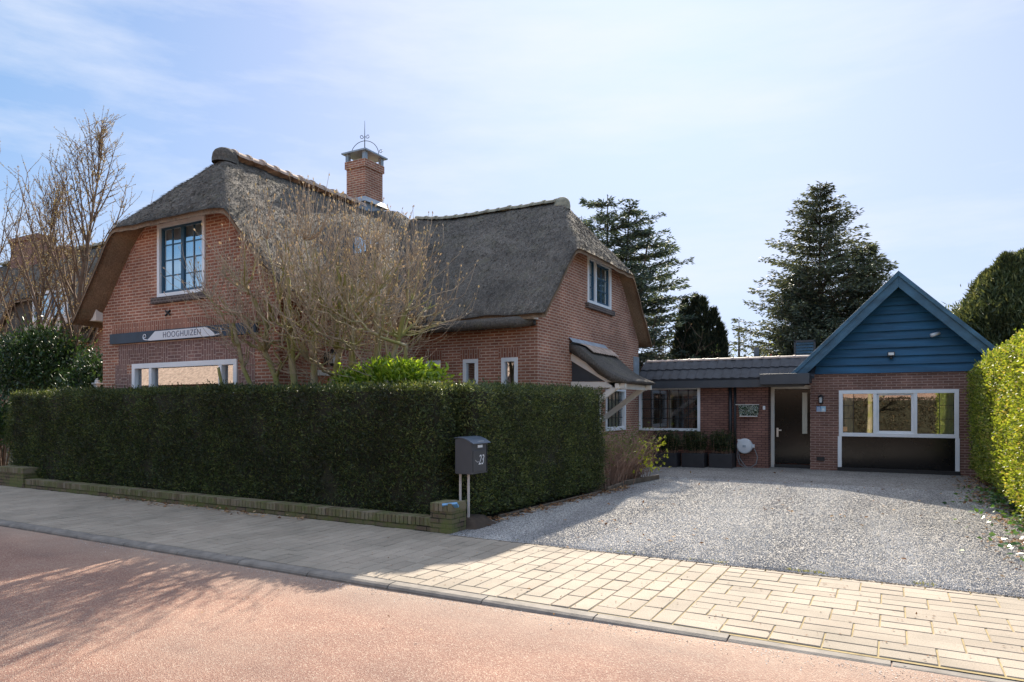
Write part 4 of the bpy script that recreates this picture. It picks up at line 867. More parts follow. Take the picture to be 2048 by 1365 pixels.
mt = Matrix.Translation((-4.90, 7.20, .345)) @ Matrix.Rotation(R(10), 4, 'Z') @ Matrix.Rotation(R(-38), 4, 'X') @ Matrix.Rotation(R(-9), 4, 'Y'); b.v = [tuple(mt @ Vector(q)) for q in b.v]
o = tag(b.build('tablet', simple('sky blue glazed plate', (.16, .36, .60), .3, .1, 8, .03), bevel=.003), 'small sky blue plate lying askew on the corner of the drive pillar', 'plate')
# soil mound under mailbox
b = MB(); n = 16; P = []
for i in range(n + 1):
    for j in range(n + 1):
        u, v_ = i / n, j / n; x = -5.55 + u * .85; y = 7.45 + v_ * .8; e = min(1, 4 * min(u, 1 - u)) * min(1, 4 * min(v_, 1 - v_)); P.append((x, y, -.02 + .13 * e + .02 * random.random()))
b.add(P, [[i * (n + 1) + j, (i + 1) * (n + 1) + j, (i + 1) * (n + 1) + j + 1, i * (n + 1) + j + 1] for i in range(n) for j in range(n)]); tag(b.build('soil_mound', M['soil'], smooth=True), kind='structure')
# timber edging of the shrub bed
b = MB(); b.bar((-4.72, 12.2, .03), (-4.80, 13.3, .03), .05, .12); b.bar((-4.80, 13.32, .035), (-4.55, 14.9, .04), .06, .14); tag(b.build('timber_edging', M['timber'], bevel=.008), 'weathered grey timber edge between the budding shrub and the gravel', 'edging')
b = MB(); b.bar((-5.0, 8.6, .0), (-4.78, 12.1, .0), .04, .08); tag(b.build('timber_edging', M['timber'], bevel=.006), 'thin low board along the foot of the hedge beside the drive', 'edging')

# letterbox
lx, ly0, ly1 = -4.85, 7.62, 8.03; lw = .262
mb_ = empty('letterbox', (lx - .13, 7.8, .1), 'graphite letterbox with curved lid and number 23 on two pale posts', 'letterbox')
b = MB(); pr = [(lx - lw, .715), (lx, .715), (lx, 1.13), (lx - .06, 1.165), (lx - .13, 1.19), (lx - .20, 1.195), (lx - lw, 1.18)]
b.prism(pr, lambda u, w_, z: (u, w_, z), ly0, ly1); b.build('box', M['mailbox'], mb_, bevel=.006)
b = MB(); pr = [(lx + .035, 1.118), (lx + .035, 1.128), (lx - .04, 1.172), (lx - .12, 1.203), (lx - .20, 1.212), (lx - lw - .005, 1.20), (lx - lw - .005, 1.19), (lx - .20, 1.20), (lx - .12, 1.19), (lx - .05, 1.160), (lx, 1.135)]
b.prism(pr, lambda u, w_, z: (u, w_, z), ly0 - .012, ly1 + .03); b.build('lid', simple('graphite blue lid', (.10, .125, .165), .35, .06, 5, .05), mb_, bevel=.002)
b = MB(); b.box(lx, lx + .010, ly0 + .03, ly1 - .05, .75, 1.03); b.build('door', M['mailbox'], mb_, bevel=.004)
b = MB(); b.box(lx, lx + .008, ly1 - .03, ly1 - .02, .73, 1.1); b.build('door_edge', M['black'], mb_)
b = MB(); b.box(lx + .001, lx + .006, ly0 + .15, ly0 + .27, 1.065, 1.10); b.build('name_label', M['sticker'], mb_)
b = MB(); b.box(lx - .012, lx + .018, ly0 + .16, ly0 + .29, 1.148, 1.152); mt = Matrix.Translation((0, 0, 0)); b.build('lid_sticker', M['sticker'], mb_)
put_text('house_number', text_mesh('23', .19, shear=.35, ext=.001, bold=-.001), Matrix.Translation((lx + .012, ly0 + .22, .895)) @ RXp, M['sticker'], mb_, .72)
b = MB(); b.tube([(lx + .012, ly0 + .08, .905), (lx + .012, ly0 + .10, .885), (lx + .012, ly0 + .13, .872), (lx + .012, ly0 + .155, .878)], .003, 4); b.build('number_flourish', M['sticker'], mb_)
for (x, y) in ((lx - lw + .02, 7.72), (lx - .13, 7.75)):
    b = MB(); b.box(x - .012, x + .012, y - .012, y + .012, .02, .714); b.build('post', M['galv'], mb_)

# ================================================================== hedges
M['hedge_core'] = simple('hedge inner twigs', (.03, .028, .014), .95, .4, 12, .8)
M['yew'] = leafmat('yew sprig', [(0, (.024, .040, .015)), (.5, (.060, .086, .031)), (.85, (.11, .145, .05)), (1, (.23, .23, .08))], .35, .42, .45, big=1.6)
M['yew2'] = leafmat('lighter yew sprig', [(0, (.030, .048, .018)), (.5, (.078, .106, .038)), (.85, (.14, .175, .06)), (1, (.28, .28, .10))], .3, .42, .45, big=1.6)
M['privet'] = leafmat('bright hedge leaf', [(0, (.06, .085, .015)), (.35, (.17, .23, .035)), (.8, (.33, .38, .06)), (1, (.48, .38, .16))], .40, .45, .35, tcol=(1.3, 1.25, .5), big=2.4)
def hedge(name, poly, z0, z1, dens, L_, W_, mat_, label, lumps=.05, ragged=.04, core_in=.06, top=True, bend=None, up=.35, topdens=1.0):
    o = empty(name, (sum(p[0] for p in poly) / len(poly), sum(p[1] for p in poly) / len(poly), 0), label, 'hedge'); n = len(poly)
    cen = Vector((sum(p[0] for p in poly) / n, sum(p[1] for p in poly) / n)); b = MB()
    inn = []
    for i in range(n):
        p0, p1, p2 = (Vector(poly[(i + k_) % n]) for k_ in (-1, 0, 1)); e1 = (p1 - p0).normalized(); e2 = (p2 - p1).normalized(); n1 = Vector((-e1.y, e1.x)); n2 = Vector((-e2.y, e2.x)); q = p1 + (n1 + n2).normalized() * core_in * 1.3; inn.append(q)
    b.add([(q.x, q.y, z0 + .05) for q in inn] + [(q.x, q.y, z1 - core_in) for q in inn], [list(range(n))[::-1], [n + i for i in range(n)]] + [[i, (i + 1) % n, n + (i + 1) % n, n + i] for i in range(n)])
    b.build('branches', M['hedge_core'], o)
    PP = []; AA = []
    def disp(P):
        return np.array([noise.noise(Vector((p[0] * .9, p[1] * .9, p[2] * 1.3))) * .6 + noise.noise(Vector((p[0] * 3, p[1] * 3, p[2] * 3.5))) * .4 for p in P])
    for i in range(n):
        a = Vector(poly[i]); c = Vector(poly[(i + 1) % n]); e = c - a; Ln = e.length; e.normalize(); nrm = np.array([e.y, -e.x, 0]); k_ = int(Ln * (z1 - z0) * dens)
        u = rng.random(k_) * Ln; z = z0 + rng.random(k_) * (z1 - z0); P = np.column_stack([a.x + e.x * u, a.y + e.y * u, z]); dd = disp(P)
        rz = np.clip((z - (z1 - .10)) / .10, 0, 1) ** 2 * .07 + np.clip((z0 + .12 - z) / .12, 0, 1) * .06
        P += nrm * (dd * lumps + rng.normal(size=k_) * ragged * .5 - rz - .01)[:, None]; PP.append(P)
        A = rng.normal(size=(k_, 3)) * .75 + nrm * .75 + np.array([0, 0, up]); AA.append(A)
    if top:
        xs = [p[0] for p in poly]; ys = [p[1] for p in poly]; k_ = int((max(xs) - min(xs)) * (max(ys) - min(ys)) * dens * .8 * topdens); x = rng.uniform(min(xs), max(xs), k_); y = rng.uniform(min(ys), max(ys), k_)
        ins = np.ones(k_, bool)
        for i in range(n):
            a, c = poly[i], poly[(i + 1) % n]; ins &= ((c[0] - a[0]) * (y - a[1]) - (c[1] - a[1]) * (x - a[0])) >= 0
        x, y = x[ins], y[ins]; k_ = len(x); P = np.column_stack([x, y, np.full(k_, z1)]); P[:, 2] += disp(P) * lumps * .8 + rng.normal(size=k_) * ragged * .5 - .01; PP.append(P); AA.append(rng.normal(size=(k_, 3)) * .7 + np.array([0, 0, .8])); q = rng.random(k_) < .35; P3 = P[q].copy(); P3[:, 2] += rng.random(q.sum()) * .05; PP.append(P3); AA.append(rng.normal(size=(q.sum(), 3)) * .5 + np.array([0, 0, 1.2]))
    P = np.concatenate(PP); A = np.concatenate(AA)
    g = np.array([noise.noise(Vector((p[0] * 2.1 + 5, p[1] * 2.1, p[2] * 1.5))) + .5 * noise.noise(Vector((p[0] * 6, p[1] * 6 + 3, p[2] * 6))) for p in P]); kp = (g < .34) | (rng.random(len(P)) < .35); P, A = P[kp], A[kp]
    k_ = int(len(P) * .012); q = rng.integers(0, len(P), k_); sh_ = [P[q] + unit(A[q]) * (.03 + .02 * w_) for w_ in range(4)]; P = np.concatenate([P] + sh_); A = np.concatenate([A] + [A[q] + rng.normal(size=(k_, 3)) * .5 for _ in range(4)])
    if bend: P = bend(P)
    k_ = len(P); V, F = leaves(P, A, rng.uniform(L_ * .6, L_ * 1.25, k_), rng.uniform(W_ * .7, W_ * 1.2, k_)); np_mesh('leaves', V, F, mat_, o, rng.random(k_)); return o
hedge('yew_hedge', [(-16.35, 7.46), (-5.32, 7.46), (-5.30, 8.35), (-16.35, 8.35)], .10, 1.90, 3400, .050, .017, M['yew'], 'long dark clipped hedge behind the low wall along the pavement', lumps=.10, ragged=.06)
hedge('yew_hedge', [(-5.75, 8.0), (-5.06, 8.0), (-4.80, 12.2), (-5.6, 12.2)], .06, 1.89, 3600, .050, .017, M['yew2'], 'dark clipped hedge running back along the gravel drive behind the letterbox', lumps=.09, ragged=.06)
def bendr(P):
    y = P[:, 1]; P = P.copy(); P[:, 2] = P[:, 2] * np.interp(y, [9.5, 19], [1.02, .985]); return P
hedge('bright_hedge', [(1.52, 9.6), (3.1, 9.6), (3.2, 19.3), (1.62, 18.6)], .22, 2.52, 3900, .046, .028, M['privet'], 'tall sunlit yellow-green hedge on the right side of the drive', lumps=.13, ragged=.10, bend=bendr)
# ivy below it
n = 2600; P = np.column_stack([rng.normal(2.0, .38, n), rng.uniform(8.2, 15.2, n), .03 + rng.random(n) * .16]); A = rng.normal(size=(n, 3)); A[:, 2] = A[:, 2] * .3 + .1; V, F = leaves(P, A, rng.uniform(.05, .09, n), rng.uniform(.045, .07, n), np.tile([-.3, -.2, 1.], (n, 1)) + rng.normal(size=(n, 3)) * .5)
M['ivy'] = leafmat('glossy ivy leaf', [(0, (.02, .06, .012)), (.6, (.06, .15, .03)), (1, (.16, .27, .06))], .3, .28, .6); tag(np_mesh('ivy', V, F, M['ivy'], None, rng.random(n)), 'glossy green ivy creeping under the bright hedge', 'ivy', kind='stuff')

# ================================================================== shrubs
def leaf_bush(name, c, rad, n, L_, W_, mat_, label, cat_='shrub', z0=0, stems=14, flat=1.0, clump=9, seed=1, upn=.3):
    rr = np.random.default_rng(seed); o = empty(name, (c[0], c[1], z0), label, cat_); st = MB(); P = []; A = []
    cl = rr.normal(size=(clump * 8, 3)); cl = unit(cl) * (rr.random((len(cl), 1)) ** .4) * np.array(rad) * .86; cl[:, 2] = np.abs(cl[:, 2]) * flat * (1 if z0 == 0 else 1)
    for k_ in range(stems):
        q = cl[rr.integers(len(cl))]; st.tube([(c[0] + q[0] * .1, c[1] + q[1] * .1, z0), (c[0] + q[0] * .5, c[1] + q[1] * .5, z0 + (c[2] - z0 + q[2]) * .55), (c[0] + q[0], c[1] + q[1], c[2] + q[2])], [.022, .014, .005], 5, False)
    st.build('stem', M['bark'], o)
    k_ = rr.integers(0, len(cl), n); P = cl[k_] + rr.normal(size=(n, 3)) * np.array(rad) * .13; P = P + np.array(c); ax = unit(P - np.array([c[0], c[1], c[2] - rad[2] * .4])) * .8 + rr.normal(size=(n, 3)) * .7 + np.array([0, 0, upn]); keep = P[:, 2] > z0 + .05
    P, ax = P[keep], ax[keep]; m_ = len(P); V, F = leaves(P, ax, rr.uniform(L_ * .6, L_ * 1.2, m_), rr.uniform(W_ * .7, W_ * 1.1, m_)); np_mesh('foliage', V, F, mat_, o, rr.random(m_)); return o
M['laurel'] = leafmat('glossy laurel leaf', [(0, (.010, .026, .008)), (.6, (.025, .06, .016)), (1, (.07, .13, .03))], .22, .36, .5)
M['laurel_dark'] = leafmat('rhododendron leaf', [(0, (.010, .024, .009)), (.7, (.026, .06, .018)), (1, (.07, .12, .035))], .25, .38, .45)
M['skimmia'] = leafmat('fresh evergreen leaf', [(0, (.08, .15, .018)), (.5, (.24, .36, .04)), (1, (.45, .52, .10))], .45, .25, .6, tcol=(1.3, 1.3, .4))
leaf_bush('laurel_bush', (-18.9, 9.3, 2.05), (2.1, 1.1, 1.62), 17000, .13, .045, M['laurel_dark'], 'big dark glossy evergreen bush behind the hedge at the left of the house', seed=3)
leaf_bush('laurel_bush', (-16.1, 9.1, 1.75), (.9, .7, 1.1), 4200, .12, .042, M['laurel_dark'], 'smaller dark bush filling the gap beside the gable corner', seed=4)
leaf_bush('laurel_bush', (-17.6, 7.9, .9), (1.1, .5, 1.2), 5000, .11, .04, M['laurel'], 'dark leafy bush past the left end of the clipped hedge', seed=5)
leaf_bush('evergreen_shrub', (-7.15, 8.7, 1.98), (1.15, .34, .42), 6200, .11, .045, M['skimmia'], 'low shrub with shining yellow-green leaves just above the hedge', seed=6, flat=.9)
# budding shrub by the drive
sh = empty('budding_shrub', (-5.1, 13.4, 0), 'thin-stemmed brown shrub with fresh yellow buds between hedge and planters', 'shrub'); st = MB(); P = []; A = []; P2 = []; A2 = []
for k_ in range(430):
    x0_, y0_ = random.gauss(-5.25, .22), random.uniform(12.5, 14.9); h_ = random.uniform(.5, 1.08); lean = random.gauss(.12, .22); ly = random.gauss(0, .15)
    p = [(x0_, y0_, 0), (x0_ + lean * .35, y0_ + ly * .4, h_ * .45), (x0_ + lean, y0_ + ly, h_)]
    st.tube(p, [.008, .006, .003], 3, False)
    for q in range(5):
        t_ = random.uniform(.55, 1); x = x0_ + lean * t_; y = y0_ + ly * t_; z = h_ * t_; e = (random.gauss(0, .10), random.gauss(0, .10), random.uniform(.05, .22)); st.tube([(x, y, z), (x + e[0], y + e[1], z + e[2])], [.003, .0015], 3, False)
        tip = (x + e[0], y + e[1], z + e[2])
        if random.random() < .75:
            for w_ in range(5): P.append(tip); A.append((random.gauss(0, 1), random.gauss(0, 1), random.uniform(-.2, 1)))
for k_ in range(70):     # longer arching shoots into the sun with yellow flower tufts
    y0_ = random.uniform(13.8, 14.9); h_ = random.uniform(.25, .95); ex = random.uniform(.3, .78); tip = Vector((-5.05 + ex, y0_ + random.uniform(-.1, .3), h_))
    st.tube([(-5.1, y0_, 0), (-5.0 + ex * .4, y0_, h_ * .7), tip], [.006, .004, .002], 3, False)
    for w_ in range(7): P2.append(tuple(tip + Vector([random.gauss(0, .010) for _ in range(3)]))); A2.append((random.gauss(0, 1), random.gauss(0, 1), random.gauss(0, 1)))
st.build('stem', M['shrubtwig'], sh)
V, F = leaves(np.array(P), np.array(A), .035, .018); M['budgreen'] = leafmat('young green leaf', [(0, (.08, .12, .03)), (1, (.24, .28, .08))], .4); np_mesh('young_leaves', V, F, M['budgreen'], sh, rng.random(len(F)))
V, F = leaves(np.array(P2), np.array(A2), .045, .032); M['yellow'] = leafmat('yellow green blossom', [(0, (.45, .5, .03)), (1, (.75, .72, .08))], .4, tcol=(1, 1, .5)); np_mesh('blossom', V, F, M['yellow'], sh, rng.random(len(F)))

# ================================================================== bare trees
def rot_to(d, ang, az):
    d = Vector(d).normalized(); x = d.orthogonal().normalized(); y = d.cross(x); return (d * math.cos(ang) + (x * math.cos(az) + y * math.sin(az)) * math.sin(ang)).normalized()
def limb(mb, p, d, L_, r0, r1, segs, up, wob, n=5, lim=None):
    pts = [Vector(p)]; d = Vector(d).normalized(); s = L_ / segs
    for i in range(segs):
        d = (d + Vector((random.gauss(0, wob), random.gauss(0, wob), random.gauss(0, wob) + up))).normalized(); q = pts[-1] + d * s
        if lim and lim(q) is None and len(pts) > 1: break
        pts.append(q)
    k = len(pts) - 1; mb.tube(pts, [r0 + (r1 - r0) * i / k for i in range(k + 1)], n, False)
    while len(pts) < segs + 1: pts.append(pts[-1] + d * .002)
    return pts, d
def env(n, xlo, xhi, rr, z0=2.3):
    """points filling the rounded fan-shaped crown of the magnolias"""
    out = []
    while len(out) < n:
        z = rr.uniform(z0, 4.80); x = rr.uniform(xlo, xhi); y = rr.uniform(7.3, 10.3); j = rr.uniform(-.15, .15)
        xmin = np.interp(z, [2.0, 2.6, 3.3, 4.1, 4.5, 4.85], [-9.7, -10.3, -10.8, -10.6, -9.9, -9.2]) + j; xmax = np.interp(z, [2.0, 2.6, 3.3, 4.0, 4.5, 4.85], [-7.3, -6.9, -6.45, -6.4, -6.8, -7.6]) + j
        if x < xmin or x > xmax: continue
        if z < 2.7 and rr.random() < .65: continue
        if y < np.interp(z, [2.2, 3.2], [7.9, 7.3]) or (x < -9.4 and y > 8.5) or (x < -8.9 and y > 8.1 and z > 4.2): continue
        out.append((x, y, z))
    return np.array(out)
def connect(mb, nodes, depth, tgt, r0, r1, n, rr, base, lift=.25, segs=4, sides=4, short=None):
    """grow one curved branch from the nearest lower node to every target; returns new nodes"""
    new = []; nd = []; ends = []
    for t_ in tgt:
        d = nodes - t_; dist = np.linalg.norm(d * np.array([1, 1, .8]), axis=1) + np.where(d[:, 2] > -.12, 3, 0) + depth * .05; k = int(np.argmin(dist)); a = Vector(nodes[k]); b = Vector(t_)
        if (b - a).length > 2.6 and short: continue
        h = Vector((b.x - a.x, b.y - a.y, 0)); L_ = (b - a).length; c = a + h * rr.uniform(.5, .75) + Vector((0, 0, (b.z - a.z) * rr.uniform(.15, .38))) + Vector([rr.gauss(0, .05) * L_ for _ in range(3)])
        pts = []
        for i in range(segs + 1):
            u = i / segs; p = a * (1 - u) ** 2 + c * 2 * u * (1 - u) + b * u * u; p += Vector([rr.gauss(0, .012 + .01 * L_) for _ in range(3)]) if 0 < i < segs else Vector((0, 0, 0)); pts.append(p)
        mb.tube(pts, [r0 + (r1 - r0) * i / segs for i in range(segs + 1)], sides, False)
        for i in range(1, segs + 1): new.append(tuple(pts[i])); nd.append(depth[k] + i * .2)
        ends.append((pts[-1], (pts[-1] - pts[-2]).normalized(), pts[segs // 2]))
    return np.array(new), np.array(nd), ends
def magnolia(base, stems, label, xr_, seed, cnt):
    rr = random.Random(seed); o = empty('magnolia_tree', base, label, 'tree', 'bare magnolias in the front garden'); tr = MB(); tw = MB(); nodes = []; random.seed(seed)
    for (tx, ty, tz, r_) in stems:
        a = Vector(base) + Vector((rr.uniform(-.1, .1), rr.uniform(-.08, .08), 0)); b = Vector((tx, ty, tz)); c = a.lerp(b, .5) + Vector(((tx - a.x) * .12, 0, -.1)); pts = []
        for i in range(9):
            u = i / 8; p = a * (1 - u) ** 2 + c * 2 * u * (1 - u) + b * u * u + Vector((rr.gauss(0, .035), rr.gauss(0, .035), 0)) * min(1, i); pts.append(p)
            if p.z > 1.7: nodes.append(tuple(p))
        tr.tube(pts, [r_ * (1.1 - .06 * i) for i in range(9)], 9, False)
    nodes = np.array(nodes); dep = np.zeros(len(nodes))
    t1 = env(cnt[0], *xr_, rr); cen = np.array([base[0], base[1] - .1, 2.4]); t1 = cen + (t1 - cen) * .62
    n1, d1, _ = connect(tr, nodes, dep, t1, .030, .014, 5, rr, base, segs=5, sides=6); nodes = np.concatenate([nodes, n1]); dep = np.concatenate([dep, d1])
    t2 = env(cnt[1], *xr_, rr); t2 = cen + (t2 - cen) * .84
    n2, d2, _ = connect(tr, nodes, dep, t2, .013, .0075, 4, rr, base, segs=4, sides=4); nodes = np.concatenate([nodes, n2]); dep = np.concatenate([dep, d2])
    t3 = env(cnt[2], *xr_, rr, 2.15); n3, d3, e3 = connect(tw, n2, d2 * 0, t3, .0075, .0042, 3, rr, base, segs=4, sides=3, short=True)
    B = []; BA = []
    for p, d, mid in e3:
        for q in range(rr.choice((1, 2, 2))):
            dd = (d + Vector((rr.gauss(0, .28), rr.gauss(0, .28), .55))).normalized(); L_ = rr.uniform(.12, .5) * (1.5 if rr.random() < .06 else 1); st_ = p.lerp(mid, rr.random() * .8) if q else p
            q2 = st_ + dd * L_ * .5; d2_ = (dd + Vector((0, 0, .35))).normalized(); e = q2 + d2_ * L_ * .5; tw.tube([st_, q2, e], [.0045, .004, .003], 3, False)
            for w_ in range(3): B.append(tuple(e)); BA.append(tuple(d2_ + Vector((rr.gauss(0, .18), rr.gauss(0, .18), .1))))
            if rr.random() < .4: B.append(tuple(q2)); BA.append((rr.gauss(0, .8), rr.gauss(0, .8), .6))
    tr.build('trunk', M['magbark'], o, smooth=True); tw.build('twigs', M['twig'], o)
    n = len(B); V, F = leaves(np.array(B), np.array(BA), rng.uniform(.035, .065, n), rng.uniform(.015, .023, n)); np_mesh('buds', V, F, M['bud'], o, rng.random(n)); return o
M['bud'] = leafmat('magnolia bud', [(0, (.28, .22, .14)), (.6, (.44, .36, .26)), (1, (.58, .42, .36))], .2, .6)
magnolia((-8.80, 8.45, 0), [(-10.2, 8.1, 3.1, .05), (-9.6, 8.2, 3.5, .062), (-9.1, 8.4, 3.9, .07), (-8.65, 8.6, 3.9, .07), (-8.1, 8.8, 3.5, .065), (-10.3, 7.9, 2.3, .04)], 'wide bare magnolia with mossy fanned stems, the larger, before the gable corner', (-11.2, -7.4), 5, (50, 210, 720))
magnolia((-8.02, 8.95, 0), [(-8.1, 8.9, 3.5, .06), (-7.6, 9.0, 3.6, .07), (-7.1, 9.1, 3.2, .06), (-6.8, 8.8, 2.6, .045), (-7.9, 8.6, 3.0, .05)], 'smaller bare magnolia with two crossing stems, to the right of its larger twin', (-8.5, -5.8), 9, (30, 130, 380))
random.seed(21)
def tall_tree(base, H_, lean, label, sd_, spread=.34, bud=1.0):
    random.seed(sd_); o = empty('young_tree', base, label, 'tree', 'tall upright trees left of the house'); tr = MB(); tw = MB(); B = []; BA = []
    pts, d = limb(tr, base, (lean[0], lean[1], 1), H_, .085, .012, 16, .02, .035, 8)
    for i in range(4, 16):
        for q in range(3):
            dd = rot_to((0, 0, 1), random.uniform(.22, .50), random.uniform(0, 6.28)); L_ = (H_ - H_ * i / 16) * random.uniform(.45, .75) + .6; r_ = .035 * (1 - i / 18) + .008
            p2, d2 = limb(tr, pts[i], dd, L_, r_, .006, 8, .06, .05, 5)
            for k_ in range(1, 9):
                for s_ in range(3 if k_ % 2 else 2):
                    d3 = rot_to(d2, random.uniform(.4, 1.0), random.uniform(0, 6.28)); p3, d3 = limb(tw, p2[k_], d3, random.uniform(.25, .7), .006, .0025, 3, .1, .12, 3)
                    for b_ in range(int(17 * bud)): t_ = random.uniform(0, 1); j = min(2, int(t_ * 3)); B.append(p3[j].lerp(p3[j + 1], t_ * 3 - j)); BA.append((random.gauss(0, 1), random.gauss(0, 1), random.gauss(.4, 1)))
    tr.build('trunk', M['bark'], o, smooth=True); tw.build('twigs', M['bark'], o); n = len(B); V, F = leaves(np.array([tuple(q) for q in B]), np.array([tuple(q) for q in BA]), rng.uniform(.02, .045, n), .02); np_mesh('young_leaves', V, F, M['budleaf'], o, rng.random(n)); return o
M['budleaf'] = leafmat('opening tan leaf', [(0, (.16, .10, .06)), (.6, (.32, .24, .15)), (1, (.42, .38, .24))], .3)
tall_tree((PY(128, 700, 9.6)[0], 9.6, 0), 8.4, (.0, 0), 'tall upright budding tree nearest the thatched house', 31)
tall_tree((PY(60, 700, 9.9)[0], 9.9, 0), 7.3, (-.04, 0), 'slimmer leaning budding tree just left of the tallest one', 32, bud=.8)
tall_tree((PY(-8, 700, 9.4)[0], 9.4, 0), 9.2, (.0, 0), 'tall budding tree cut by the left edge of the picture', 33)

# ================================================================== evergreens beyond the houses
def conif_mat(name, a, b_, c, big=.8): return leafmat(name, [(0, a), (.6, b_), (1, c)], .22, .55, .3, big=big)
M['spruce'] = conif_mat('spruce needles', (.045, .058, .044), (.11, .13, .092), (.25, .27, .18))
M['cedar'] = conif_mat('cedar needles', (.04, .06, .052), (.09, .13, .105), (.21, .25, .17))
M['cypress'] = conif_mat('cypress sprays', (.018, .026, .017), (.038, .05, .03), (.10, .10, .055))
M['cyp_green'] = conif_mat('green cypress sprays', (.042, .060, .030), (.095, .12, .05), (.21, .22, .10))
def conifer(name, base, H_, R0, mat_, label, sd_, leaders=((0, 0, 1.0),), tiers=26, per=9, droop=-.15, z_first=.12, power=1.0, sl=.30, sw=.07, dens=16, curl=.25, cat_='tree', group='evergreens beyond the garage', irregular=.25):
    rr = random.Random(sd_); o = empty(name, base, label, cat_, group); tr = MB(); P = []; A = []
    for (ox, oy, hs_) in leaders:
        hh = H_ * hs_; tr.tube([(base[0], base[1], 0), (base[0] + ox * .6, base[1] + oy * .6, hh * .45), (base[0] + ox, base[1] + oy, hh)], [.16, .09, .012], 7)
        for i in range(tiers):
            f = z_first + (1 - z_first) * (i / tiers) ** .92; z = hh * f; R1 = R0 * hs_ * (1 - f) ** power * 1.0 + .10
            ct = Vector((base[0] + ox * min(1, f * 1.2), base[1] + oy * min(1, f * 1.2), z))
            for k_ in range(per):
                az = rr.uniform(0, 6.283); L_ = R1 * rr.uniform(1 - irregular * 2, 1 + irregular * .5); q = [ct.copy()]; d = Vector((math.cos(az), math.sin(az), droop + .25)); ns_ = 5
                for s_ in range(ns_): d = (d + Vector((rr.gauss(0, .06), rr.gauss(0, .06), -curl / ns_ * (1 if s_ < 3 else -1.6)))).normalized(); q.append(q[-1] + d * L_ / ns_)
                tr.tube(q, [.022 * hs_, .018, .014, .010, .007, .003], 3, False)
                m_ = max(4, int(L_ * dens))
                for w_ in range(m_):
                    t_ = rr.random() ** .75 * 5; j = min(4, int(t_)); p = q[j].lerp(q[j + 1], t_ - j); side = Vector((-math.sin(az), math.cos(az), 0)) * rr.uniform(-1, 1); off = side * L_ * .20 * (1 - t_ / 7) ; p = p + off + Vector((0, 0, rr.gauss(0, .05))); P.append(tuple(p)); v = Vector((math.cos(az), math.sin(az), 0)) * .8 + side * .9 + Vector((rr.gauss(0, .3), rr.gauss(0, .3), rr.gauss(droop, .3))); A.append(tuple(v))
    tr.build('trunk', M['bark'], o); n = len(P); V, F = leaves(np.array(P), np.array(A), rng.uniform(sl * .5, sl * 1.2, n), rng.uniform(sw * .6, sw * 1.3, n)); np_mesh('crown', V, F, mat_, o, rng.random(n)); return o
def at(px, Y): return PY(px, 816, Y)[0]
conifer('spruce_tree', (at(1640, 27.5), 27.5, 0), 9.9, 3.9, M['spruce'], 'tall ragged dark spruce behind the slatted roof screen', 41, leaders=((0, 0, 1.0), (1.5, .3, .76), (-.8, .2, .70)), tiers=30, per=21, dens=50, sl=.17, sw=.05, droop=-.05, curl=-.25, irregular=.34, power=.70)
conifer('cedar_tree', (at(1215, 25), 25, 0), 9.9, 3.6, M['cedar'], 'blue-green cedar with drooping layered branches behind the thatched wing', 42, leaders=((0, 0, 1.0), (.85, .2, .97), (-1.1, 0, .93), (1.7, 0, .86)), tiers=17, per=10, dens=75, droop=.02, curl=.40, power=.50, sl=.20, sw=.05, irregular=.35)
def column_tree(name, base, cols_, mat_, label, sd_, dens=900, sl=.22, sw=.05, group='evergreens beyond the garage', cat_='tree', fluff=.28):
    rr = np.random.default_rng(sd_); o = empty(name, base, label, cat_, group); tr = MB(); PP = []; AA = []
    for (ox, oy, r_, h_) in cols_:
        tr.tube([(base[0] + ox * .5, base[1] + oy * .5, 0), (base[0] + ox, base[1] + oy, h_ * .97)], [.07, .01], 5); n = int(dens * r_ * h_)
        f = rr.random(n); z = f * h_ * 1.0; ra = r_ * np.minimum(1, (1 - f) * 3.2) ** .7 * np.minimum(1, .55 + f * 2) * (1 + .12 * np.sin(z * 5 + ox * 7)); th = rr.random(n) * 6.283; k_ = rr.random(n) ** .35 * (1 + rr.exponential(.10, n))
        P = np.column_stack([base[0] + ox + np.cos(th) * ra * k_, base[1] + oy + np.sin(th) * ra * k_, z]); PP.append(P); AA.append(np.column_stack([np.cos(th) * .45, np.sin(th) * .45, np.full(n, 1.)]) + rr.normal(size=(n, 3)) * fluff)
    P = np.concatenate(PP); A = np.concatenate(AA); n = len(P); tr.build('trunk', M['bark'], o); V, F = leaves(P, A, rr.uniform(sl * .6, sl * 1.3, n), rr.uniform(sw * .6, sw * 1.2, n)); np_mesh('crown', V, F, mat_, o, rr.random(n)); return o
yc = 26.5; xc = at(1402, yc)
column_tree('cypress_tree', (xc, yc, 0), [(-.62, 0, .42, 5.75), (-.25, .2, .42, 5.9), (.08, 0, .42, 5.75), (.45, .1, .42, 5.3), (.72, 0, .38, 4.7), (-.85, .1, .34, 4.6), (0, -.2, .6, 4.6), (.55, -.2, .45, 4.2)], M['cypress'], 'dark clump of upright cypress spires above the link roof', 43, dens=2600)
conifer('small_spruce', (at(1478, 30), 30, 0), 5.3, .95, M['spruce'], 'small far spruce between the cypress clump and the big spruce', 44, tiers=14, per=8, dens=20, sl=.22, sw=.06)
# big round conifer on the right
xr = at(2052, 22)
column_tree('leyland_tree', (xr, 22, 0), [(0, 0, 1.55, 5.6), (-.75, .2, .95, 5.2), (-1.15, -.1, .85, 4.3), (-.45, -.4, .9, 5.5), (.7, 0, 1.0, 5.8), (-1.3, .2, .65, 3.4)], M['cyp_green'], 'broad dense dark conifer rising behind the bright hedge at right', 45, dens=5200, sl=.17, sw=.045, fluff=.6)
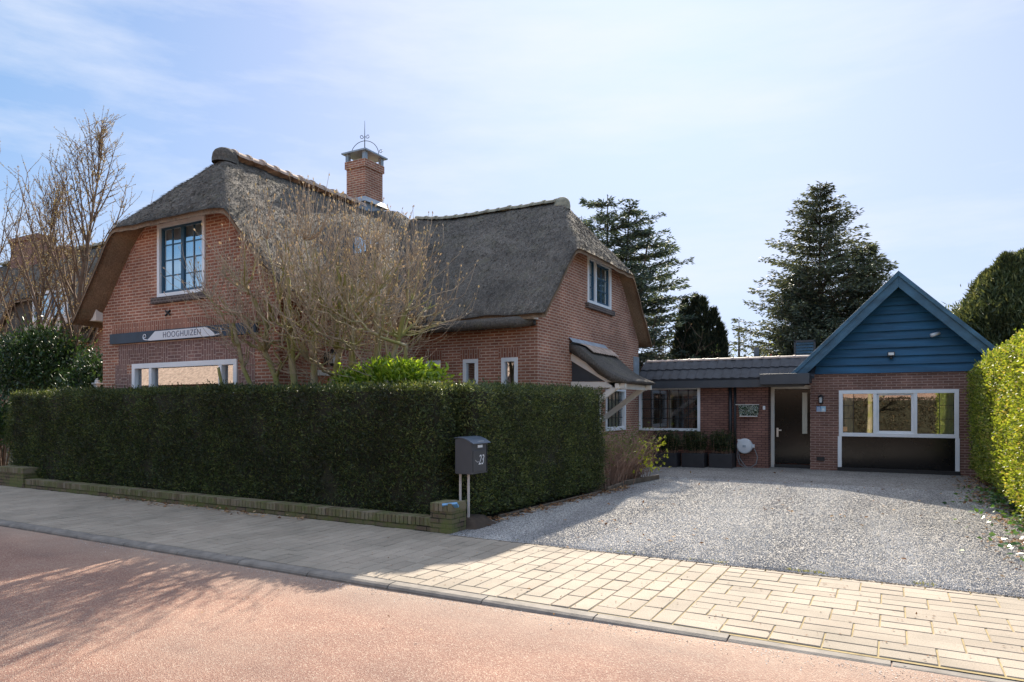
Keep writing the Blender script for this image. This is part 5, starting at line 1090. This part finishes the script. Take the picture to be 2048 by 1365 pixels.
# bare and mixed shrubs far behind
def far_shrub(name, px, Y, h_, w_, n, label, sd_, leafcol=None, group='bare shrubs behind the link roof'):
    random.seed(sd_); x = at(px, Y); o = empty(name, (x, Y, 0), label, 'shrub', group); tw = MB(); B = []; BA = []
    for k_ in range(n):
        p, d = limb(tw, (x + random.uniform(-w_, w_) * .5, Y + random.uniform(-.5, .5), 0), (random.gauss(0, .35), random.gauss(0, .3), 1), h_ * random.uniform(.6, 1.05), .022, .006, 7, .0, .10, 3)
        for i in range(2, 8):
            for q in range(3):
                p2, d2 = limb(tw, p[i], rot_to(d, random.uniform(.5, 1.3), random.uniform(0, 6.28)), random.uniform(.3, .9), .011, .005, 3, .02, .15, 3)
                for w in range(4 if leafcol else 1): B.append(p2[random.randrange(1, 4)]); BA.append((random.gauss(0, 1), random.gauss(0, 1), random.gauss(.3, 1)))
    tw.build('twigs', M['bark'], o); m_ = len(B); V, F = leaves(np.array([tuple(q) for q in B]), np.array([tuple(q) for q in BA]), rng.uniform(.06, .12, m_), .06); np_mesh('foliage', V, F, leafcol or M['budleaf'], o, rng.random(m_)); return o
far_shrub('bare_shrub', 1305, 24, 4.5, 2.2, 22, 'tangled bare shrub right beside the thatched wing behind the link roof', 51, M['cyp_green'])
far_shrub('bare_shrub', 1345, 26, 4.4, 1.2, 9, 'tan twiggy shrub at the left foot of the cypress clump', 52)
far_shrub('olive_shrub', 1470, 27, 4.0, 1.6, 14, 'grey green shrub between cypress clump and flue pipe', 53, M['budgreen'])
far_shrub('olive_shrub', 1560, 25, 3.9, 2.4, 22, 'yellow-olive shrub in front of the big spruce', 54, M['budgreen'])
M['redleaf'] = leafmat('red shrub leaf', [(0, (.16, .03, .025)), (1, (.42, .14, .11))], .35)
far_shrub('red_shrub', 1505, 23.5, 3.15, 2.0, 14, 'low reddish shrub peeping over the link roof beside the flue', 55, M['redleaf'])
far_shrub('olive_shrub', 1262, 29, 4.6, 3.0, 18, 'dark green shrub behind the wing verge, farthest left of the row', 56, M['cyp_green'])

# sunlit garden behind the link, seen through its window
leaf_bush('garden_shrub', (-9.5, 27.5, 1.2), (3.2, .8, 1.5), 5200, .14, .06, M['skimmia'], 'light green garden shrub beyond the link building, seen through its barred window', seed=12)
sheet('lawn', [(-30, 24.6), (20, 24.6), (20, 60), (-30, 60)], .012, simple('lawn', (.07, .12, .03), .9, .4, 3, .6))
# tufts and grit along the edges
n = 2600; x = np.concatenate([rng.uniform(-4.2, 3.5, n // 2), rng.uniform(-1.6, 3.5, n - n // 2)]); cl_ = np.array([noise.noise(Vector((q * 2.1, 3, 0))) for q in x]); kp = cl_ > .12; x = x[kp]; m_ = len(x)
P = np.column_stack([x, 7.19 + rng.normal(size=m_) * .025, np.zeros(m_)]); A = np.column_stack([rng.normal(size=(m_, 2)) * .8, np.full(m_, .9)]); V, F = leaves(P, A, rng.uniform(.015, .04, m_), .007)
M['moss'] = leafmat('yellow moss tuft', [(0, (.10, .12, .03)), (1, (.38, .36, .10))], .3); tag(np_mesh('moss', V, F, M['moss'], None, rng.random(m_)), 'tiny yellow-green moss tufts between pavers and gravel', 'moss', kind='stuff')
n = 1500; x = rng.uniform(-9, 1.8, n); y = 4.84 - np.abs(rng.normal(size=n)) * .10; zz = -.035 + (np.interp(x, [-6, -4, -2.5, -1, 0, 1], [-.055, -.052, -.04, -.026, -.02, -.018]) + .035) * (y - 3.0) / 1.98 + .002
V, F = leaves(np.column_stack([x, y, zz]), np.column_stack([rng.normal(size=(n, 2)), rng.random(n) * .5]), rng.uniform(.006, .018, n), .009, np.tile([0, 0, 1.], (n, 1)))
tag(np_mesh('grit', V, F, M['chip'], None, rng.random(n)), 'fine pale grit lying in the gutter along the kerb', 'grit', kind='stuff')
n = 260; x = rng.uniform(-5, 2.5, n); y = rng.uniform(4.95, 7.15, n); V, F = leaves(np.column_stack([x, y, np.full(n, .006)]), np.column_stack([rng.normal(size=(n, 2)), rng.random(n) * .3]), rng.uniform(.01, .03, n), .014, np.tile([0, 0, 1.], (n, 1)))
tag(np_mesh('debris', V, F, M['red_litter'], None, rng.random(n) * .5), 'dark specks and seed scraps strewn over the pavers', 'debris', kind='stuff')

# ================================================================== neighbour's thatched house
nh = empty('neighbour_house', (-31, 17.5, 0), 'second thatched house far left behind the budding trees', 'house')
def top_nb(x, y):
    a = 8.75 - abs(y - 17.5) * 1.03; h = 5.4 + (-21.9 - x) * 1.1; z = min(a, h)
    z += 1.2 * math.exp(-(((x + 28.3) / 1.75) ** 4)) * max(0, min(1, (16.4 - y) / 1.2)) * (1 if y < 17.5 else 0)
    return z + .05 * nz(x, y, 1.0)
roof(nh, top_nb, -40, -21.9, 13.4, 21.6, .2, 'thatch_roof')
b = MB(); wall_mb(b, TY(13.9), [(-39.5, 0), (-22.4, 0), (-22.4, 4.4), (-39.5, 4.4)]); b.box(-22.5, -22.4, 13.9, 21.1, 0, 5.4); b.box(-39.5, -22.4, 21.1, 21.2, 0, 4.7); b.build('wall', M['brick'], nh)
dx0, dx1 = PY(65, 600, 13.3)[0], PY(130, 600, 13.3)[0]
b = MB(); xs_ = np.linspace(-24.5, -32.5, 30); b.prism([(-32.5, 3.9), (-24.5, 3.9)] + [(x, top_nb(x, 13.7) - .14) for x in xs_], TY(13.62), -.2, 0); b.build('dormer_cheek', M['thatch'], nh)
window(nh, TY(13.33), dx0, dx1, 4.75, 5.80, [(dx0 + dx1) / 2 + .05], fw=.10, sash=('blue', None), gmat='glass_blue', cols=2, rows=2, proud=.03, curtain=[(dx0 + .1, dx1 - .1, 'curtain')])
b = MB()
for i in range(14):
    x = dx0 - .1 + i * .195; b.add([(x + a * .195, y, z + (.04 if k_ == 1 else 0)) for (y, z) in ((13.30, 4.73), (13.10, 4.53), (12.97, 4.25)) for k_, a in enumerate((0, .5, 1))], [[0, 1, 4, 3], [1, 2, 5, 4], [3, 4, 7, 6], [4, 5, 8, 7]])
b.build('dormer_tiles', M['terracotta'], nh)
for (pa, pb, pz, Yn) in ((40, 92, 482, 17.5), (120, 150, 500, 17.5)):
    xa, za = PY(pa, pz, Yn); xb, _ = PY(pb, pz, Yn); b = MB(); b.box(xa, xb, Yn - .4, Yn + .4, 7.5, za); b.box(xa - .08, xb + .08, Yn - .48, Yn + .48, za - .24, za - .07); b.build('chimney', M['brick_brown'], nh)
ridge(nh, (-24.9, 17.5, 0), (-39.5, 17.5, 0), M['lichen_tile'], r_=.2, pitch=.45, zf=lambda x, y: top_nb(x, y) + .02)
b = MB(); b.box(-15.62, -15.50, 8.8, 8.9, 0, 2.12); b.box(-15.65, -15.47, 8.77, 8.93, 2.12, 2.16); b.lathe((-15.56, 8.85, 2.16), [(.05, 0), (.06, .05), (.01, .1)], 10); tag(b.build('gate_post', M['white'], bevel=.01), 'white gate post beside the left corner of the gable', 'post')

# ================================================================== other side of the street (seen only mirrored in the panes)
sheet('far_pavement', [(-60, -5.4), (40, -5.4), (40, -3.2), (-60, -3.2)], -.02, simple('far paving', (.33, .29, .25), .9, .2, 5, .3), 'structure')
op = empty('opposite_house', (-2, -16, 0), 'long pale brick house across the road, mirrored in the garage panes', 'house')
b = MB(); b.box(-16, 14, -20, -13, 0, 3.1); b.build('wall', M['brick_pale'], op)
o2 = empty('opposite_house', (-36, -16, 0), 'brick house far along the other side of the road, mirrored in the street window', 'house'); b = MB(); b.box(-52, -22, -20, -13, 0, 3.3); b.build('wall', M['brick_pale'], o2)
b = MB(); b.add([(-52.4, -12.6, 3.2), (-21.6, -12.6, 3.2), (-21.6, -16.5, 6.6), (-52.4, -16.5, 6.6), (-52.4, -20.4, 3.2), (-21.6, -20.4, 3.2)], [[0, 1, 2, 3], [3, 2, 5, 4], [0, 3, 4], [1, 5, 2]]); b.build('roof', M['terracotta'], o2)
b = MB(); b.add([(-16.4, -12.6, 3.0), (14.4, -12.6, 3.0), (14.4, -16.5, 6.4), (-16.4, -16.5, 6.4), (-16.4, -20.4, 3.0), (14.4, -20.4, 3.0)], [[0, 1, 2, 3], [3, 2, 5, 4], [0, 3, 4], [1, 5, 2]]); b.build('roof', M['terracotta'], op)
for x in (-14, 9): window(op, lambda u, w_, z: (u, -13 + w_, z), x, x + 2.2, .9, 2.4, [x + 1.1], gmat='glass_dark', proud=.03)
M['twiggy'] = leafmat('brown winter hedge leaf', [(0, (.02, .014, .008)), (.7, (.07, .048, .025)), (1, (.16, .12, .06))], .15)
def lim0(q): return Vector(q)
random.seed(77)
for i, (x, y) in enumerate([(-9.5, -5.8), (-1.1, -5.6)]):
    o = empty('street_tree', (x, y, 0), ['bare tree across the road, mirrored left', 'bare tree across the road, mirrored right'][i], 'tree', 'bare trees across the road'); tr = MB()
    pts, d = limb(tr, (x, y, 0), (0.05, 0, 1), 5.5, .16, .05, 9, 0, .05, 8)
    for k_ in range(3, 10):
        for q in range(3):
            p2, d2 = limb(tr, pts[k_], rot_to((0, 0, 1), random.uniform(.6, 1.1), random.uniform(0, 6.28)), random.uniform(1, 2.4), .05, .015, 6, .05, .12, 5)
            for s_ in range(2, 7): limb(tr, p2[s_], rot_to(d2, random.uniform(.4, 1), random.uniform(0, 6.28)), random.uniform(.4, 1.1), .014, .005, 4, .05, .12, 3)
    tr.build('trunk', M['magbark'], o)
hedge('far_hedge', [(-34, -7.0), (9, -7.0), (9, -6.2), (-34, -6.2)], 0, 2.1, 260, .12, .05, M['twiggy'], 'brown green hedge across the road', lumps=.08)
